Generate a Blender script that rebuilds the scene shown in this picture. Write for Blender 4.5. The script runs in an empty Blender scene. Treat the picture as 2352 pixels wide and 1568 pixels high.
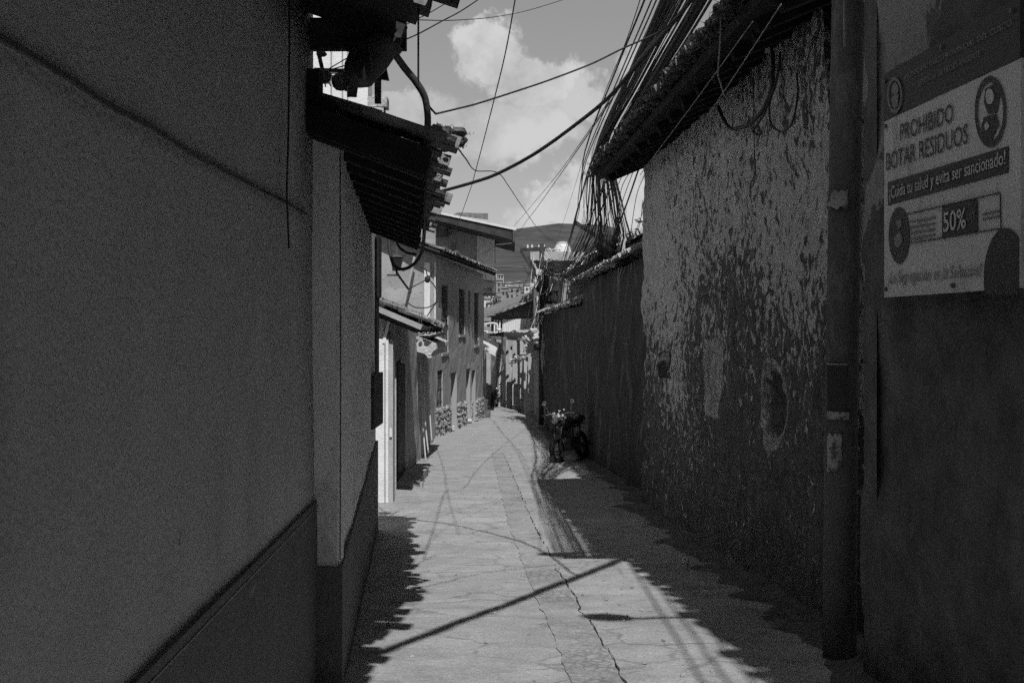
import bpy, math, random
from mathutils import Vector, noise
random.seed(7)
R = random.uniform
C = bpy.context.scene.collection

# ------------------------------------------------------------------ basics
F, HY, CX, EYE = 2400.0, 755.0, 1176.0, 1.6          # focal length and horizon of the photograph (2352 px wide)
def P(x, y, d):
    return Vector(((x-CX)/F*d, d, EYE-(y-HY)/F*d))
GP = [(-60, 3.4), (0, 0), (10, -.57), (23, -1.31), (35, -1.99), (46, -2.35), (60, -2.8), (75, -3.4), (100, -3.6), (150, -1.5),
      (250, 6.5), (350, 16), (600, 40), (1000, 78), (1350, 118), (1600, 137), (1900, 139), (3000, 60)]
def gz(d):
    for (a, za), (b, zb) in zip(GP, GP[1:]):
        if d <= b:
            return za+(zb-za)*(d-a)/(b-a)
    return GP[-1][1]
class Ln:                                              # vertical plane X = c + m*depth
    def __init__(s, c, m): s.c, s.m = c, m
    def X(s, d): return s.c+s.m*d
    def p(s, d, z): return Vector((s.X(d), d, z))
    def d(s, x): return s.c/((x-CX)/F-s.m)
    def at(s, x, y, off=0):
        d = s.d(x); q = P(x, y, d); q.x += off; return q

class MB:
    def __init__(s): s.v = []; s.f = []
    def V(s, p): s.v.append(Vector(p)); return len(s.v)-1
    def face(s, *ps): s.f.append([s.V(p) for p in ps])
    def hexa(s, b, t):                                 # two quads, bottom and top
        i = [s.V(p) for p in list(b)+list(t)]
        s.f += [[i[3], i[2], i[1], i[0]], [i[4], i[5], i[6], i[7]]]
        for k in range(4):
            n = (k+1) % 4; s.f.append([i[k], i[n], i[n+4], i[k+4]])
    def box(s, x0, x1, y0, y1, z0, z1):
        s.hexa([(x0, y0, z0), (x1, y0, z0), (x1, y1, z0), (x0, y1, z0)], [(x0, y0, z1), (x1, y0, z1), (x1, y1, z1), (x0, y1, z1)])
    def beam(s, a, b, w, h, up=(0, 0, 1)):
        a, b, up = Vector(a), Vector(b), Vector(up)
        t = (b-a).normalized(); r = t.cross(up)
        if r.length < 1e-4: r = t.cross(Vector((1, 0, 0)))
        r.normalize(); u = r.cross(t)
        q = lambda p: [p-r*w/2-u*h/2, p+r*w/2-u*h/2, p+r*w/2+u*h/2, p-r*w/2+u*h/2]
        s.hexa(q(a), q(b))
    def prism(s, poly, vec):
        vec = Vector(vec); a = [s.V(p) for p in poly]; b = [s.V(Vector(p)+vec) for p in poly]; n = len(poly)
        s.f.append(a[::-1]); s.f.append(b)
        for k in range(n): s.f.append([a[k], a[(k+1) % n], b[(k+1) % n], b[k]])
    def tube(s, pts, r, n=6, r1=None, caps=True):
        pts = [Vector(p) for p in pts]; m = len(pts); r1 = r if r1 is None else r1
        rings = []; nrm = None
        for i, p in enumerate(pts):
            t = (pts[min(i+1, m-1)]-pts[max(i-1, 0)])
            if t.length < 1e-7: t = Vector((0, 0, 1))
            t.normalize()
            if nrm is None:
                nrm = t.cross(Vector((.31, .17, .93)))
                if nrm.length < 1e-3: nrm = t.cross(Vector((1, 0, 0)))
            nrm = nrm-t*nrm.dot(t); nrm.normalize(); bi = t.cross(nrm)
            rr = r+(r1-r)*i/max(1, m-1)
            rings.append([s.V(p+nrm*rr*math.cos(2*math.pi*k/n)+bi*rr*math.sin(2*math.pi*k/n)) for k in range(n)])
        for A, B in zip(rings, rings[1:]):
            for k in range(n): s.f.append([A[k], A[(k+1) % n], B[(k+1) % n], B[k]])
        if caps: s.f.append(rings[0][::-1]); s.f.append(rings[-1])
    def torus(s, c, axis, Rr, r, n=28, m=8, a0=0, a1=2*math.pi):
        axis = Vector(axis).normalized(); u = axis.cross(Vector((0, 0, 1)))
        if u.length < 1e-3: u = Vector((1, 0, 0))
        u.normalize(); w = axis.cross(u); c = Vector(c)
        full = abs(a1-a0-2*math.pi) < 1e-6
        pts = [c+u*Rr*math.cos(a0+(a1-a0)*k/n)+w*Rr*math.sin(a0+(a1-a0)*k/n) for k in range(n+1)]
        s.tube(pts, r, m, caps=not full)
    def disc(s, c, axis, r, h, n=20, r1=None):
        axis = Vector(axis).normalized(); c = Vector(c)
        s.tube([c-axis*h/2, c+axis*h/2], r, n, r1)
    def blob(s, c, rad, nu=12, nv=8, amp=.15, fr=2.0, seed=0):
        c = Vector(c); rad = Vector(rad) if hasattr(rad, '__len__') else Vector((rad, rad, rad))
        g = []
        for j in range(nv+1):
            th = math.pi*j/nv; row = []
            for i in range(nu):
                ph = 2*math.pi*i/nu
                d = Vector((math.sin(th)*math.cos(ph), math.sin(th)*math.sin(ph), math.cos(th)))
                k = 1+amp*noise.noise(d*fr+Vector((seed*3.7, seed*1.3, 0)))
                row.append(s.V(c+Vector((d.x*rad.x, d.y*rad.y, d.z*rad.z))*k))
            g.append(row)
        for j in range(nv):
            for i in range(nu): s.f.append([g[j][i], g[j+1][i], g[j+1][(i+1) % nu], g[j][(i+1) % nu]])
    def build(s, name, m, parent=None, smooth=False):
        off = Vector((0, 0, 0)); r = parent
        while r is not None: off = off+r.location; r = r.parent
        me = bpy.data.meshes.new(name)
        me.from_pydata([tuple(p-off) for p in s.v], [], s.f)
        me.validate(); me.materials.append(m)
        if smooth:
            for p in me.polygons: p.use_smooth = True
        o = bpy.data.objects.new(name, me); C.objects.link(o)
        if parent is not None: o.parent = parent
        return o

def tag(o, label, cat, group=None):
    o['label'] = label; o['category'] = cat
    if group: o['group'] = group
    return o
def thing(name, label, cat, loc, group=None):
    o = bpy.data.objects.new(name, None); C.objects.link(o); o.location = loc
    o.empty_display_size = .2
    return tag(o, label, cat, group)
def struct(o, kind='structure'):
    o['kind'] = kind; return o
def copy_tree(o, parent=None):
    c = o.copy(); C.objects.link(c)
    if parent is not None: c.parent = parent
    for ch in o.children: copy_tree(ch, c)
    return c

# ------------------------------------------------------------------ materials (a black and white world: greys only)
def nt(name):
    m = bpy.data.materials.new(name); m.use_nodes = True; t = m.node_tree
    return m, t, t.nodes, t.links, t.nodes['Principled BSDF']
def g3(v): return (v, v, v, 1)
def mat(name, c, var=.25, scale=4, bump=.25, bscale=30, rough=.9, stretch=(1, 1, 1), metal=0, stain=None, spec=.25):
    m, t, N, L, b = nt(name)
    tc = N.new('ShaderNodeTexCoord'); mp = N.new('ShaderNodeMapping'); mp.inputs['Scale'].default_value = stretch
    L.new(tc.outputs['Object'], mp.inputs['Vector'])
    n = N.new('ShaderNodeTexNoise'); n.inputs['Scale'].default_value = scale; n.inputs['Detail'].default_value = 8; n.inputs['Roughness'].default_value = .65
    L.new(mp.outputs[0], n.inputs['Vector'])
    r = N.new('ShaderNodeValToRGB'); r.color_ramp.elements[0].position = .3; r.color_ramp.elements[1].position = .7
    r.color_ramp.elements[0].color = g3(max(0, c*(1-var))); r.color_ramp.elements[1].color = g3(c*(1+var))
    L.new(n.outputs['Fac'], r.inputs['Fac']); col = r.outputs['Color']
    if stain:                                           # (colour, scale, threshold low, high, stretch)
        sc, ss, lo, hi, st = stain
        mp2 = N.new('ShaderNodeMapping'); mp2.inputs['Scale'].default_value = st; L.new(tc.outputs['Object'], mp2.inputs['Vector'])
        n2 = N.new('ShaderNodeTexNoise'); n2.inputs['Scale'].default_value = ss; n2.inputs['Detail'].default_value = 9; n2.inputs['Roughness'].default_value = .7
        L.new(mp2.outputs[0], n2.inputs['Vector'])
        r2 = N.new('ShaderNodeValToRGB'); r2.color_ramp.elements[0].position = lo; r2.color_ramp.elements[1].position = hi
        L.new(n2.outputs['Fac'], r2.inputs['Fac'])
        mx = N.new('ShaderNodeMix'); mx.data_type = 'RGBA'
        L.new(r2.outputs['Color'], mx.inputs['Factor']); L.new(col, mx.inputs[6]); mx.inputs[7].default_value = g3(sc)
        col = mx.outputs[2]
    L.new(col, b.inputs['Base Color'])
    b.inputs['Roughness'].default_value = rough; b.inputs['Metallic'].default_value = metal
    b.inputs['Specular IOR Level'].default_value = spec
    if bump:
        n3 = N.new('ShaderNodeTexNoise'); n3.inputs['Scale'].default_value = bscale; n3.inputs['Detail'].default_value = 6
        L.new(mp.outputs[0], n3.inputs['Vector'])
        bp = N.new('ShaderNodeBump'); bp.inputs['Strength'].default_value = bump; bp.inputs['Distance'].default_value = .03
        L.new(n3.outputs['Fac'], bp.inputs['Height']); L.new(bp.outputs[0], b.inputs['Normal'])
    return m
M = {}
M['smooth'] = mat('smooth_plaster', .40, .1, 1.6, .3, 45, .85, stain=(.29, 1.8, .54, .72, (1, .6, .35)))
M['smooth2'] = mat('smooth_plaster_pale', .64, .07, 1.5, .12, 60, .85, stain=(.36, 2.2, .56, .75, (1, .5, .4)))
M['plinth'] = mat('plinth_paint', .095, .2, 3, .3, 40, .7, stain=(.2, 5, .6, .7, (1, .3, 1)))
M['white'] = mat('white_limewash', .62, .1, 3, .25, 30, stain=(.3, 3, .6, .68, (1, 1, .5)))
M['gable'] = mat('adobe_render', .28, .18, 2.5, .4, 18, stain=(.17, 5, .56, .62, (1, 1, 1)))
M['facade'] = mat('facade_paint', .30, .08, 2, .2, 30, stain=(.21, 2.4, .58, .7, (1, 1, .35)))
M['midwall'] = mat('weathered_render', .34, .2, 2.5, .35, 22, stain=(.2, 2.5, .52, .66, (1.5, 1.5, .22)))
M['adobe'] = mat('bare_adobe', .095, .45, 4, .8, 14, stain=(.16, 3, .6, .66, (1, 1, .4)))
M['adobe2'] = mat('streaked_adobe', .055, .35, 5, .8, 16, stretch=(1, 1, .3), stain=(.17, 4, .54, .64, (1, 1, .22)))
M['tile'] = mat('clay_tile', .16, .5, 7, .5, 40, stain=(.34, 9, .56, .66, (1, 1, 1)))
M['tile_sunlit'] = mat('sunlit_clay_tile', .34, .4, 7, .5, 40, stain=(.18, 9, .56, .66, (1, 1, 1)))  # paler copy of the clay tile; sunlight is painted into its colour
M['tile_dark'] = mat('old_clay_tile', .15, .5, 7, .5, 40, stain=(.28, 9, .6, .68, (1, 1, 1)))
M['wood'] = mat('old_wood', .04, .4, 3, .5, 30, stretch=(1, 1, 1))
M['boards'] = mat('eave_boards', .04, .4, 8, .5, 30, stretch=(1, .15, 1))
M['shade_wood'] = mat('shaded_wood', .018, .4, 5, .4, 30)  # darker copy of the wood, with eave shade put into its colour
M['door'] = mat('dark_door_paint', .06, .3, 6, .3, 30, .6)
M['glass'] = mat('dark_glass', .03, .3, 3, 0, 30, .15, spec=.5)
M['moss'] = mat('roof_moss', .07, .6, 12, .6, 60, stain=(.2, 30, .58, .64, (1, 1, 1)))
M['concrete'] = mat('pole_concrete', .10, .2, 5, .35, 60, stain=(.17, 3, .54, .62, (1, 1, .35)))
M['concrete_l'] = mat('slab_concrete', .3, .15, 4, .3, 40)
M['metal'] = mat('grey_metal', .09, .2, 6, .1, 60, .5, metal=.3)
M['rubber'] = mat('cable_rubber', .022, .3, 10, 0, 10, .6)
M['wire'] = mat('weathered_wire', .06, .3, 10, 0, 10, .5)
M['wire_l'] = mat('pale_wire', .22, .3, 10, 0, 10, .5)
M['sheet'] = mat('pale_sheet', .55, .12, 5, .15, 30, .7, stretch=(4, 4, .5))
M['stone'] = mat('rough_stone', .27, .4, 5, .8, 14)
M['rubble'] = mat('broken_adobe', .42, .4, 9, .9, 20)
M['sign_w'] = mat('sign_white', .5, .08, 3, .1, 6, .6, stain=(.28, 3, .56, .72, (1, 1, .4)))
M['sign_d'] = mat('sign_dark', .04, .08, 3, 0, 10, .6)
M['sign_g'] = mat('sign_grey', .16, .08, 3, 0, 10, .6)
M['paper'] = mat('old_paper', .3, .35, 9, .1, 20, stain=(.09, 14, .5, .56, (1, 1, 1)))
M['foliage'] = mat('foliage', .06, .5, 1.2, 0, 10)
M['bikeblack'] = mat('bike_black', .02, .2, 6, 0, 20, .35, spec=.5)
M['bikepaint'] = mat('bike_paint', .05, .2, 6, 0, 20, .25, spec=.6)
M['chrome'] = mat('chrome', .5, .05, 6, 0, 20, .18, metal=1)
M['tyre'] = mat('tyre', .02, .3, 20, .3, 60, .85)
M['lens'] = mat('lens', .3, .1, 6, 0, 20, .2, spec=.6)
M['townwall'] = mat('town_wall', .4, .3, .15, 0, 10)
M['townroof'] = mat('town_roof', .24, .35, .3, .2, 3)

def peel_mat():
    m, t, N, L, b = nt('flaking_limewash')
    tc = N.new('ShaderNodeTexCoord')
    def nz(scale, st, detail=9, rough=.68, loc=(0, 0, 0)):
        mp = N.new('ShaderNodeMapping'); mp.inputs['Scale'].default_value = st; mp.inputs['Location'].default_value = loc; L.new(tc.outputs['Object'], mp.inputs['Vector'])
        n = N.new('ShaderNodeTexNoise'); n.inputs['Scale'].default_value = scale; n.inputs['Detail'].default_value = detail; n.inputs['Roughness'].default_value = rough
        L.new(mp.outputs[0], n.inputs['Vector']); return n.outputs['Fac']
    def ma(op, a, bb):
        n = N.new('ShaderNodeMath'); n.operation = op
        for i, q in enumerate((a, bb)):
            if hasattr(q, 'links'): L.new(q, n.inputs[i])
            else: n.inputs[i].default_value = q
        return n.outputs[0]
    def mr(v, a, b_, c, d, smooth=False):
        n = N.new('ShaderNodeMapRange'); L.new(v, n.inputs['Value'])
        if smooth: n.interpolation_type = 'SMOOTHSTEP'
        for k, q in zip(('From Min', 'From Max', 'To Min', 'To Max'), (a, b_, c, d)): n.inputs[k].default_value = q
        return n.outputs[0]
    sep = N.new('ShaderNodeSeparateXYZ'); L.new(tc.outputs['Object'], sep.inputs[0]); Y, Z = sep.outputs['Y'], sep.outputs['Z']
    big = nz(.7, (1, 1, .8), 4, .55); flake = nz(11, (1, 1.0, .68), 6, .6); pit = nz(22, (1, 1, .75), 4, .55, (3, 1, 7)); long_ = nz(6, (1, 1, .22), 6, .6, (9, 2, 1))
    # plaster survives high on the wall, the damp foot has lost it: a worn edge of scattered flakes
    k = ma('ADD', ma('MULTIPLY', ma('SUBTRACT', flake, .5), 1.0), ma('MULTIPLY', ma('SUBTRACT', big, .5), .6))
    k = ma('ADD', k, ma('MULTIPLY', ma('SUBTRACT', pit, .5), .75)); k = ma('ADD', k, ma('MULTIPLY', ma('SUBTRACT', long_, .5), .3))
    k = ma('ADD', ma('ADD', k, mr(Z, .7, 3.2, -.2, .11)), mr(Y, -1.0, 4.0, -.01, .1))
    # round niche with a plastered ring, and a tall plastered patch
    nzw = ma('MULTIPLY', ma('SUBTRACT', nz(5, (1, 1, 1), 5, .6), .5), .09)
    dy = ma('ADD', Y, 1.69); dz = ma('SUBTRACT', Z, 1.57)
    rr = ma('ADD', ma('SQRT', ma('ADD', ma('MULTIPLY', dy, dy), ma('MULTIPLY', dz, dz)), 0), nzw)
    ring = ma('MULTIPLY', mr(rr, .27, .295, 0, 1), mr(rr, .36, .385, 1, 0)); inside = mr(rr, .25, .27, 1, 0)
    py = ma('ABSOLUTE', ma('ADD', ma('SUBTRACT', Y, .3), nzw), 0); pz = ma('ABSOLUTE', ma('ADD', ma('SUBTRACT', Z, 1.68), ma('MULTIPLY', nzw, 1.5)), 0)
    patch = ma('MULTIPLY', mr(py, .3, .33, 1, 0), mr(pz, .36, .4, 1, 0))
    k = ma('SUBTRACT', k, ma('MULTIPLY', inside, .6))
    rp = N.new('ShaderNodeValToRGB'); rp.color_ramp.elements[0].position = .455; rp.color_ramp.elements[1].position = .545
    L.new(ma('ADD', k, .5), rp.inputs['Fac'])
    c1 = N.new('ShaderNodeValToRGB'); c1.color_ramp.elements[0].position = .3; c1.color_ramp.elements[1].position = .7
    c1.color_ramp.elements[0].color = g3(.40); c1.color_ramp.elements[1].color = g3(.62); L.new(nz(7, (1, 1, .6)), c1.inputs['Fac'])
    c2 = N.new('ShaderNodeValToRGB'); c2.color_ramp.elements[0].position = .3; c2.color_ramp.elements[1].position = .7
    c2.color_ramp.elements[0].color = g3(.06); c2.color_ramp.elements[1].color = g3(.17); L.new(nz(9, (1, 1, .6)), c2.inputs['Fac'])
    mx = N.new('ShaderNodeMix'); mx.data_type = 'RGBA'
    L.new(rp.outputs['Color'], mx.inputs['Factor']); L.new(c2.outputs[0], mx.inputs[6]); L.new(c1.outputs[0], mx.inputs[7])
    c3 = N.new('ShaderNodeValToRGB'); c3.color_ramp.elements[0].position = .35; c3.color_ramp.elements[1].position = .65
    c3.color_ramp.elements[0].color = g3(.28); c3.color_ramp.elements[1].color = g3(.55); L.new(nz(9, (1, 1, .5), 6, .6, (2, 2, 2)), c3.inputs['Fac'])
    mx2 = N.new('ShaderNodeMix'); mx2.data_type = 'RGBA'; L.new(ma('MULTIPLY', ma('MAXIMUM', ring, patch), .9), mx2.inputs['Factor']); L.new(mx.outputs[2], mx2.inputs[6]); L.new(c3.outputs[0], mx2.inputs[7])
    L.new(mx2.outputs[2], b.inputs['Base Color']); b.inputs['Roughness'].default_value = .95; b.inputs['Specular IOR Level'].default_value = .1
    bp = N.new('ShaderNodeBump'); bp.inputs['Strength'].default_value = 1; bp.inputs['Distance'].default_value = .03
    L.new(ma('ADD', rp.outputs['Color'], ma('MULTIPLY', nz(28, (1, 1, .7)), 1.2)), bp.inputs['Height']); L.new(bp.outputs[0], b.inputs['Normal'])
    return m
M['peel'] = peel_mat()
def remnant_mat():
    m = mat('bare_adobe_high_plaster', .085, .45, 4, .8, 14, stain=(.13, 3, .6, .66, (1, 1, .4))); t = m.node_tree; N, L = t.nodes, t.links; b = N['Principled BSDF']
    old = b.inputs['Base Color'].links[0].from_socket; tc = N.new('ShaderNodeTexCoord'); sep = N.new('ShaderNodeSeparateXYZ'); L.new(tc.outputs['Object'], sep.inputs[0])
    n = N.new('ShaderNodeTexNoise'); n.inputs['Scale'].default_value = 3.5; n.inputs['Detail'].default_value = 8; n.inputs['Roughness'].default_value = .65; L.new(tc.outputs['Object'], n.inputs['Vector'])
    def ma(op, *q):
        x = N.new('ShaderNodeMath'); x.operation = op
        for i, v in enumerate(q):
            if hasattr(v, 'links'): L.new(v, x.inputs[i])
            else: x.inputs[i].default_value = v
        return x.outputs[0]
    k = ma('ADD', ma('MULTIPLY', ma('SUBTRACT', sep.outputs['Y'], 2.15), .55), ma('MULTIPLY', ma('SUBTRACT', sep.outputs['Z'], 3.0), .45))
    k = ma('ADD', k, ma('MULTIPLY', ma('SUBTRACT', n.outputs['Fac'], .5), 1.5))
    rp = N.new('ShaderNodeValToRGB'); rp.color_ramp.elements[0].position = .48; rp.color_ramp.elements[1].position = .55; L.new(ma('ADD', k, .5), rp.inputs['Fac'])
    mx = N.new('ShaderNodeMix'); mx.data_type = 'RGBA'; L.new(rp.outputs[0], mx.inputs['Factor']); L.new(old, mx.inputs[6]); mx.inputs[7].default_value = g3(.24); L.new(mx.outputs[2], b.inputs['Base Color'])
    return m
M['remnant'] = remnant_mat()

def road_mat(name, base, sx, sy, joint, jw, seed=0, rnd=1.0):
    m, t, N, L, b = nt(name)
    tc = N.new('ShaderNodeTexCoord'); mp = N.new('ShaderNodeMapping'); mp.inputs['Scale'].default_value = (sx, sy, .001); mp.inputs['Location'].default_value = (seed, seed*2, 0)
    L.new(tc.outputs['Object'], mp.inputs['Vector'])
    wn = N.new('ShaderNodeTexNoise'); wn.inputs['Scale'].default_value = 2.2; wn.inputs['Detail'].default_value = 4; L.new(mp.outputs[0], wn.inputs['Vector'])
    wm = N.new('ShaderNodeVectorMath'); wm.operation = 'MULTIPLY_ADD'; L.new(wn.outputs['Color'], wm.inputs[0]); wm.inputs[1].default_value = (.5, .35, 0)
    L.new(mp.outputs[0], wm.inputs[2])
    vo = N.new('ShaderNodeTexVoronoi'); vo.feature = 'DISTANCE_TO_EDGE'; vo.inputs['Scale'].default_value = 1; vo.inputs['Randomness'].default_value = rnd; L.new(wm.outputs[0], vo.inputs['Vector'])
    vc = N.new('ShaderNodeTexVoronoi'); vc.inputs['Scale'].default_value = 1; vc.inputs['Randomness'].default_value = rnd; L.new(wm.outputs[0], vc.inputs['Vector'])
    rp = N.new('ShaderNodeValToRGB'); rp.color_ramp.elements[0].position = 0; rp.color_ramp.elements[1].position = jw
    rp.color_ramp.elements[0].color = g3(joint); rp.color_ramp.elements[1].color = g3(1); L.new(vo.outputs['Distance'], rp.inputs['Fac'])
    gap = N.new('ShaderNodeTexNoise'); gap.inputs['Scale'].default_value = 1.7; gap.inputs['Detail'].default_value = 3; L.new(tc.outputs['Object'], gap.inputs['Vector'])
    gr = N.new('ShaderNodeValToRGB'); gr.color_ramp.elements[0].position = .42; gr.color_ramp.elements[1].position = .6; L.new(gap.outputs['Fac'], gr.inputs['Fac'])
    jm = N.new('ShaderNodeMix'); jm.data_type = 'RGBA'; L.new(gr.outputs['Color'], jm.inputs['Factor']); jm.inputs[6].default_value = g3(1); L.new(rp.outputs['Color'], jm.inputs[7])
    bw = N.new('ShaderNodeRGBToBW'); L.new(vc.outputs['Color'], bw.inputs[0])
    c = N.new('ShaderNodeMapRange'); c.inputs['To Min'].default_value = base*.9; c.inputs['To Max'].default_value = base*1.1; L.new(bw.outputs[0], c.inputs['Value'])
    big = N.new('ShaderNodeTexNoise'); big.inputs['Scale'].default_value = 2.5; big.inputs['Detail'].default_value = 10; big.inputs['Roughness'].default_value = .75; L.new(tc.outputs['Object'], big.inputs['Vector'])
    bm = N.new('ShaderNodeMapRange'); bm.inputs['From Min'].default_value = .3; bm.inputs['From Max'].default_value = .7; bm.inputs['To Min'].default_value = .78; bm.inputs['To Max'].default_value = 1.14; L.new(big.outputs['Fac'], bm.inputs['Value'])
    mp3 = N.new('ShaderNodeMapping'); mp3.inputs['Scale'].default_value = (2.2, 4.5, 1); mp3.inputs['Rotation'].default_value = (0, 0, .12); L.new(tc.outputs['Object'], mp3.inputs['Vector'])
    tn = N.new('ShaderNodeTexNoise'); tn.inputs['Scale'].default_value = 1.6; tn.inputs['Detail'].default_value = 8; tn.inputs['Roughness'].default_value = .7; L.new(mp3.outputs[0], tn.inputs['Vector'])
    tm = N.new('ShaderNodeMapRange'); tm.inputs['From Min'].default_value = .3; tm.inputs['From Max'].default_value = .7; tm.inputs['To Min'].default_value = .86; tm.inputs['To Max'].default_value = 1.12; L.new(tn.outputs['Fac'], tm.inputs['Value'])
    fn = N.new('ShaderNodeTexNoise'); fn.inputs['Scale'].default_value = 60; fn.inputs['Detail'].default_value = 6; L.new(tc.outputs['Object'], fn.inputs['Vector'])
    fm = N.new('ShaderNodeMapRange'); fm.inputs['From Min'].default_value = .3; fm.inputs['From Max'].default_value = .7; fm.inputs['To Min'].default_value = .78; fm.inputs['To Max'].default_value = 1.16; L.new(fn.outputs['Fac'], fm.inputs['Value'])
    def mul(a, bb):
        n = N.new('ShaderNodeMath'); n.operation = 'MULTIPLY'; L.new(a, n.inputs[0]); L.new(bb, n.inputs[1]); return n.outputs[0]
    j = N.new('ShaderNodeRGBToBW'); L.new(jm.outputs[2], j.inputs[0])
    L.new(mul(mul(mul(mul(c.outputs[0], bm.outputs[0]), fm.outputs[0]), j.outputs[0]), tm.outputs[0]), b.inputs['Base Color'])
    b.inputs['Roughness'].default_value = .8; b.inputs['Specular IOR Level'].default_value = .2
    bp = N.new('ShaderNodeBump'); bp.inputs['Strength'].default_value = .9; bp.inputs['Distance'].default_value = .014
    ad = N.new('ShaderNodeMath'); ad.operation = 'MULTIPLY_ADD'; L.new(fn.outputs['Fac'], ad.inputs[0]); ad.inputs[1].default_value = .5; L.new(j.outputs[0], ad.inputs[2])
    ad2 = N.new('ShaderNodeMath'); ad2.operation = 'MULTIPLY_ADD'; L.new(big.outputs['Fac'], ad2.inputs[0]); ad2.inputs[1].default_value = 1.4; L.new(ad.outputs[0], ad2.inputs[2])
    L.new(ad2.outputs[0], bp.inputs['Height']); L.new(bp.outputs[0], b.inputs['Normal'])
    return m
M['road'] = road_mat('street_flagstones', .33, 2.0, 2.9, .66, .055)
M['drain'] = road_mat('drain_cobbles', .308, 15, 15, .66, .2, 3)
M['earth'] = mat('dry_earth', .2, .3, 1.5, .4, 12)
M['dirt_shade'] = mat('wall_foot_dirt_shade', .1, .5, 6, .8, 25)  # soil colour darkened to hold the shade at the wall foot
M['crack'] = mat('open_joint', .03, .4, 20, .4, 40)

def hill_mat():
    m, t, N, L, b = nt('scrub_hill')
    tc = N.new('ShaderNodeTexCoord')
    n = N.new('ShaderNodeTexNoise'); n.inputs['Scale'].default_value = .03; n.inputs['Detail'].default_value = 12; n.inputs['Roughness'].default_value = .7; L.new(tc.outputs['Object'], n.inputs['Vector'])
    r = N.new('ShaderNodeValToRGB'); r.color_ramp.elements[0].position = .35; r.color_ramp.elements[1].position = .68
    r.color_ramp.elements[0].color = g3(.045); r.color_ramp.elements[1].color = g3(.1); L.new(n.outputs['Fac'], r.inputs['Fac']); L.new(r.outputs[0], b.inputs['Base Color'])
    b.inputs['Roughness'].default_value = 1; b.inputs['Specular IOR Level'].default_value = 0
    return m
M['hill'] = hill_mat()

# ------------------------------------------------------------------ builders
def wall_mesh(mb, path, zb, zt, nrm, thick=.25, openings=(), res=.25, amp=.0, fr=1.5, depth=None, seed=0, relief=None):
    """front sheet along path (list of 2D points) from zb to zt(u) with openings (u0,u1,z0,z1) cut out, reveals and rim turned back"""
    pts = [Vector((p[0], p[1], 0)) for p in path]
    cum = [0]
    for a, b in zip(pts, pts[1:]): cum.append(cum[-1]+(b-a).length)
    Lh = cum[-1]
    def at(u):
        for i in range(len(pts)-1):
            if u <= cum[i+1]+1e-9:
                return pts[i].lerp(pts[i+1], (u-cum[i])/(cum[i+1]-cum[i]))
        return pts[-1]
    ztf = zt if callable(zt) else (lambda u: zt)
    zmx = max(ztf(Lh*k/20) for k in range(21))
    def brk(a, b, ex):
        n = max(1, int(round((b-a)/res))); xs = [a+(b-a)*k/n for k in range(n+1)]
        for e in ex:
            if a < e < b:
                xs = [x for x in xs if abs(x-e) > res*.3 or x in (a, b)]; xs.append(e)
        return sorted(set(xs))
    us = brk(0, Lh, [q for o in openings for q in o[:2]]+cum[1:-1]); zs = brk(zb, zmx, [q for o in openings for q in o[2:]])
    n3 = Vector((nrm[0], nrm[1], 0)).normalized(); depth = depth or thick
    idx = {}
    for i, u in enumerate(us):
        base = at(u); top = ztf(u)
        for j, z in enumerate(zs):
            zz = min(z, top) if not (j == len(zs)-1) else top
            p = Vector((base.x, base.y, zz))
            if amp: p = p+n3*amp*(noise.fractal(Vector((u*fr+seed*7, zz*fr, seed)), 1, 2, 4))
            if relief: p = p+n3*relief(u, zz)
            idx[i, j] = mb.V(p)
    def hole(i, j):
        if not (0 <= i < len(us)-1 and 0 <= j < len(zs)-1): return True
        uc, zc = (us[i]+us[i+1])/2, (zs[j]+zs[j+1])/2
        return any(o[0] < uc < o[1] and o[2] < zc < o[3] for o in openings)
    back = {}
    def bk(k):
        if k not in back: back[k] = mb.V(mb.v[idx[k]]-n3*depth)
        return back[k]
    for i in range(len(us)-1):
        for j in range(len(zs)-1):
            if hole(i, j): continue
            mb.f.append([idx[i, j], idx[i+1, j], idx[i+1, j+1], idx[i, j+1]])
            for (di, dj, a, b) in ((-1, 0, (i, j), (i, j+1)), (1, 0, (i+1, j+1), (i+1, j)), (0, -1, (i+1, j), (i, j)), (0, 1, (i, j+1), (i+1, j+1))):
                if hole(i+di, j+dj): mb.f.append([idx[a], idx[b], bk(b), bk(a)])
    return at, n3

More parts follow.
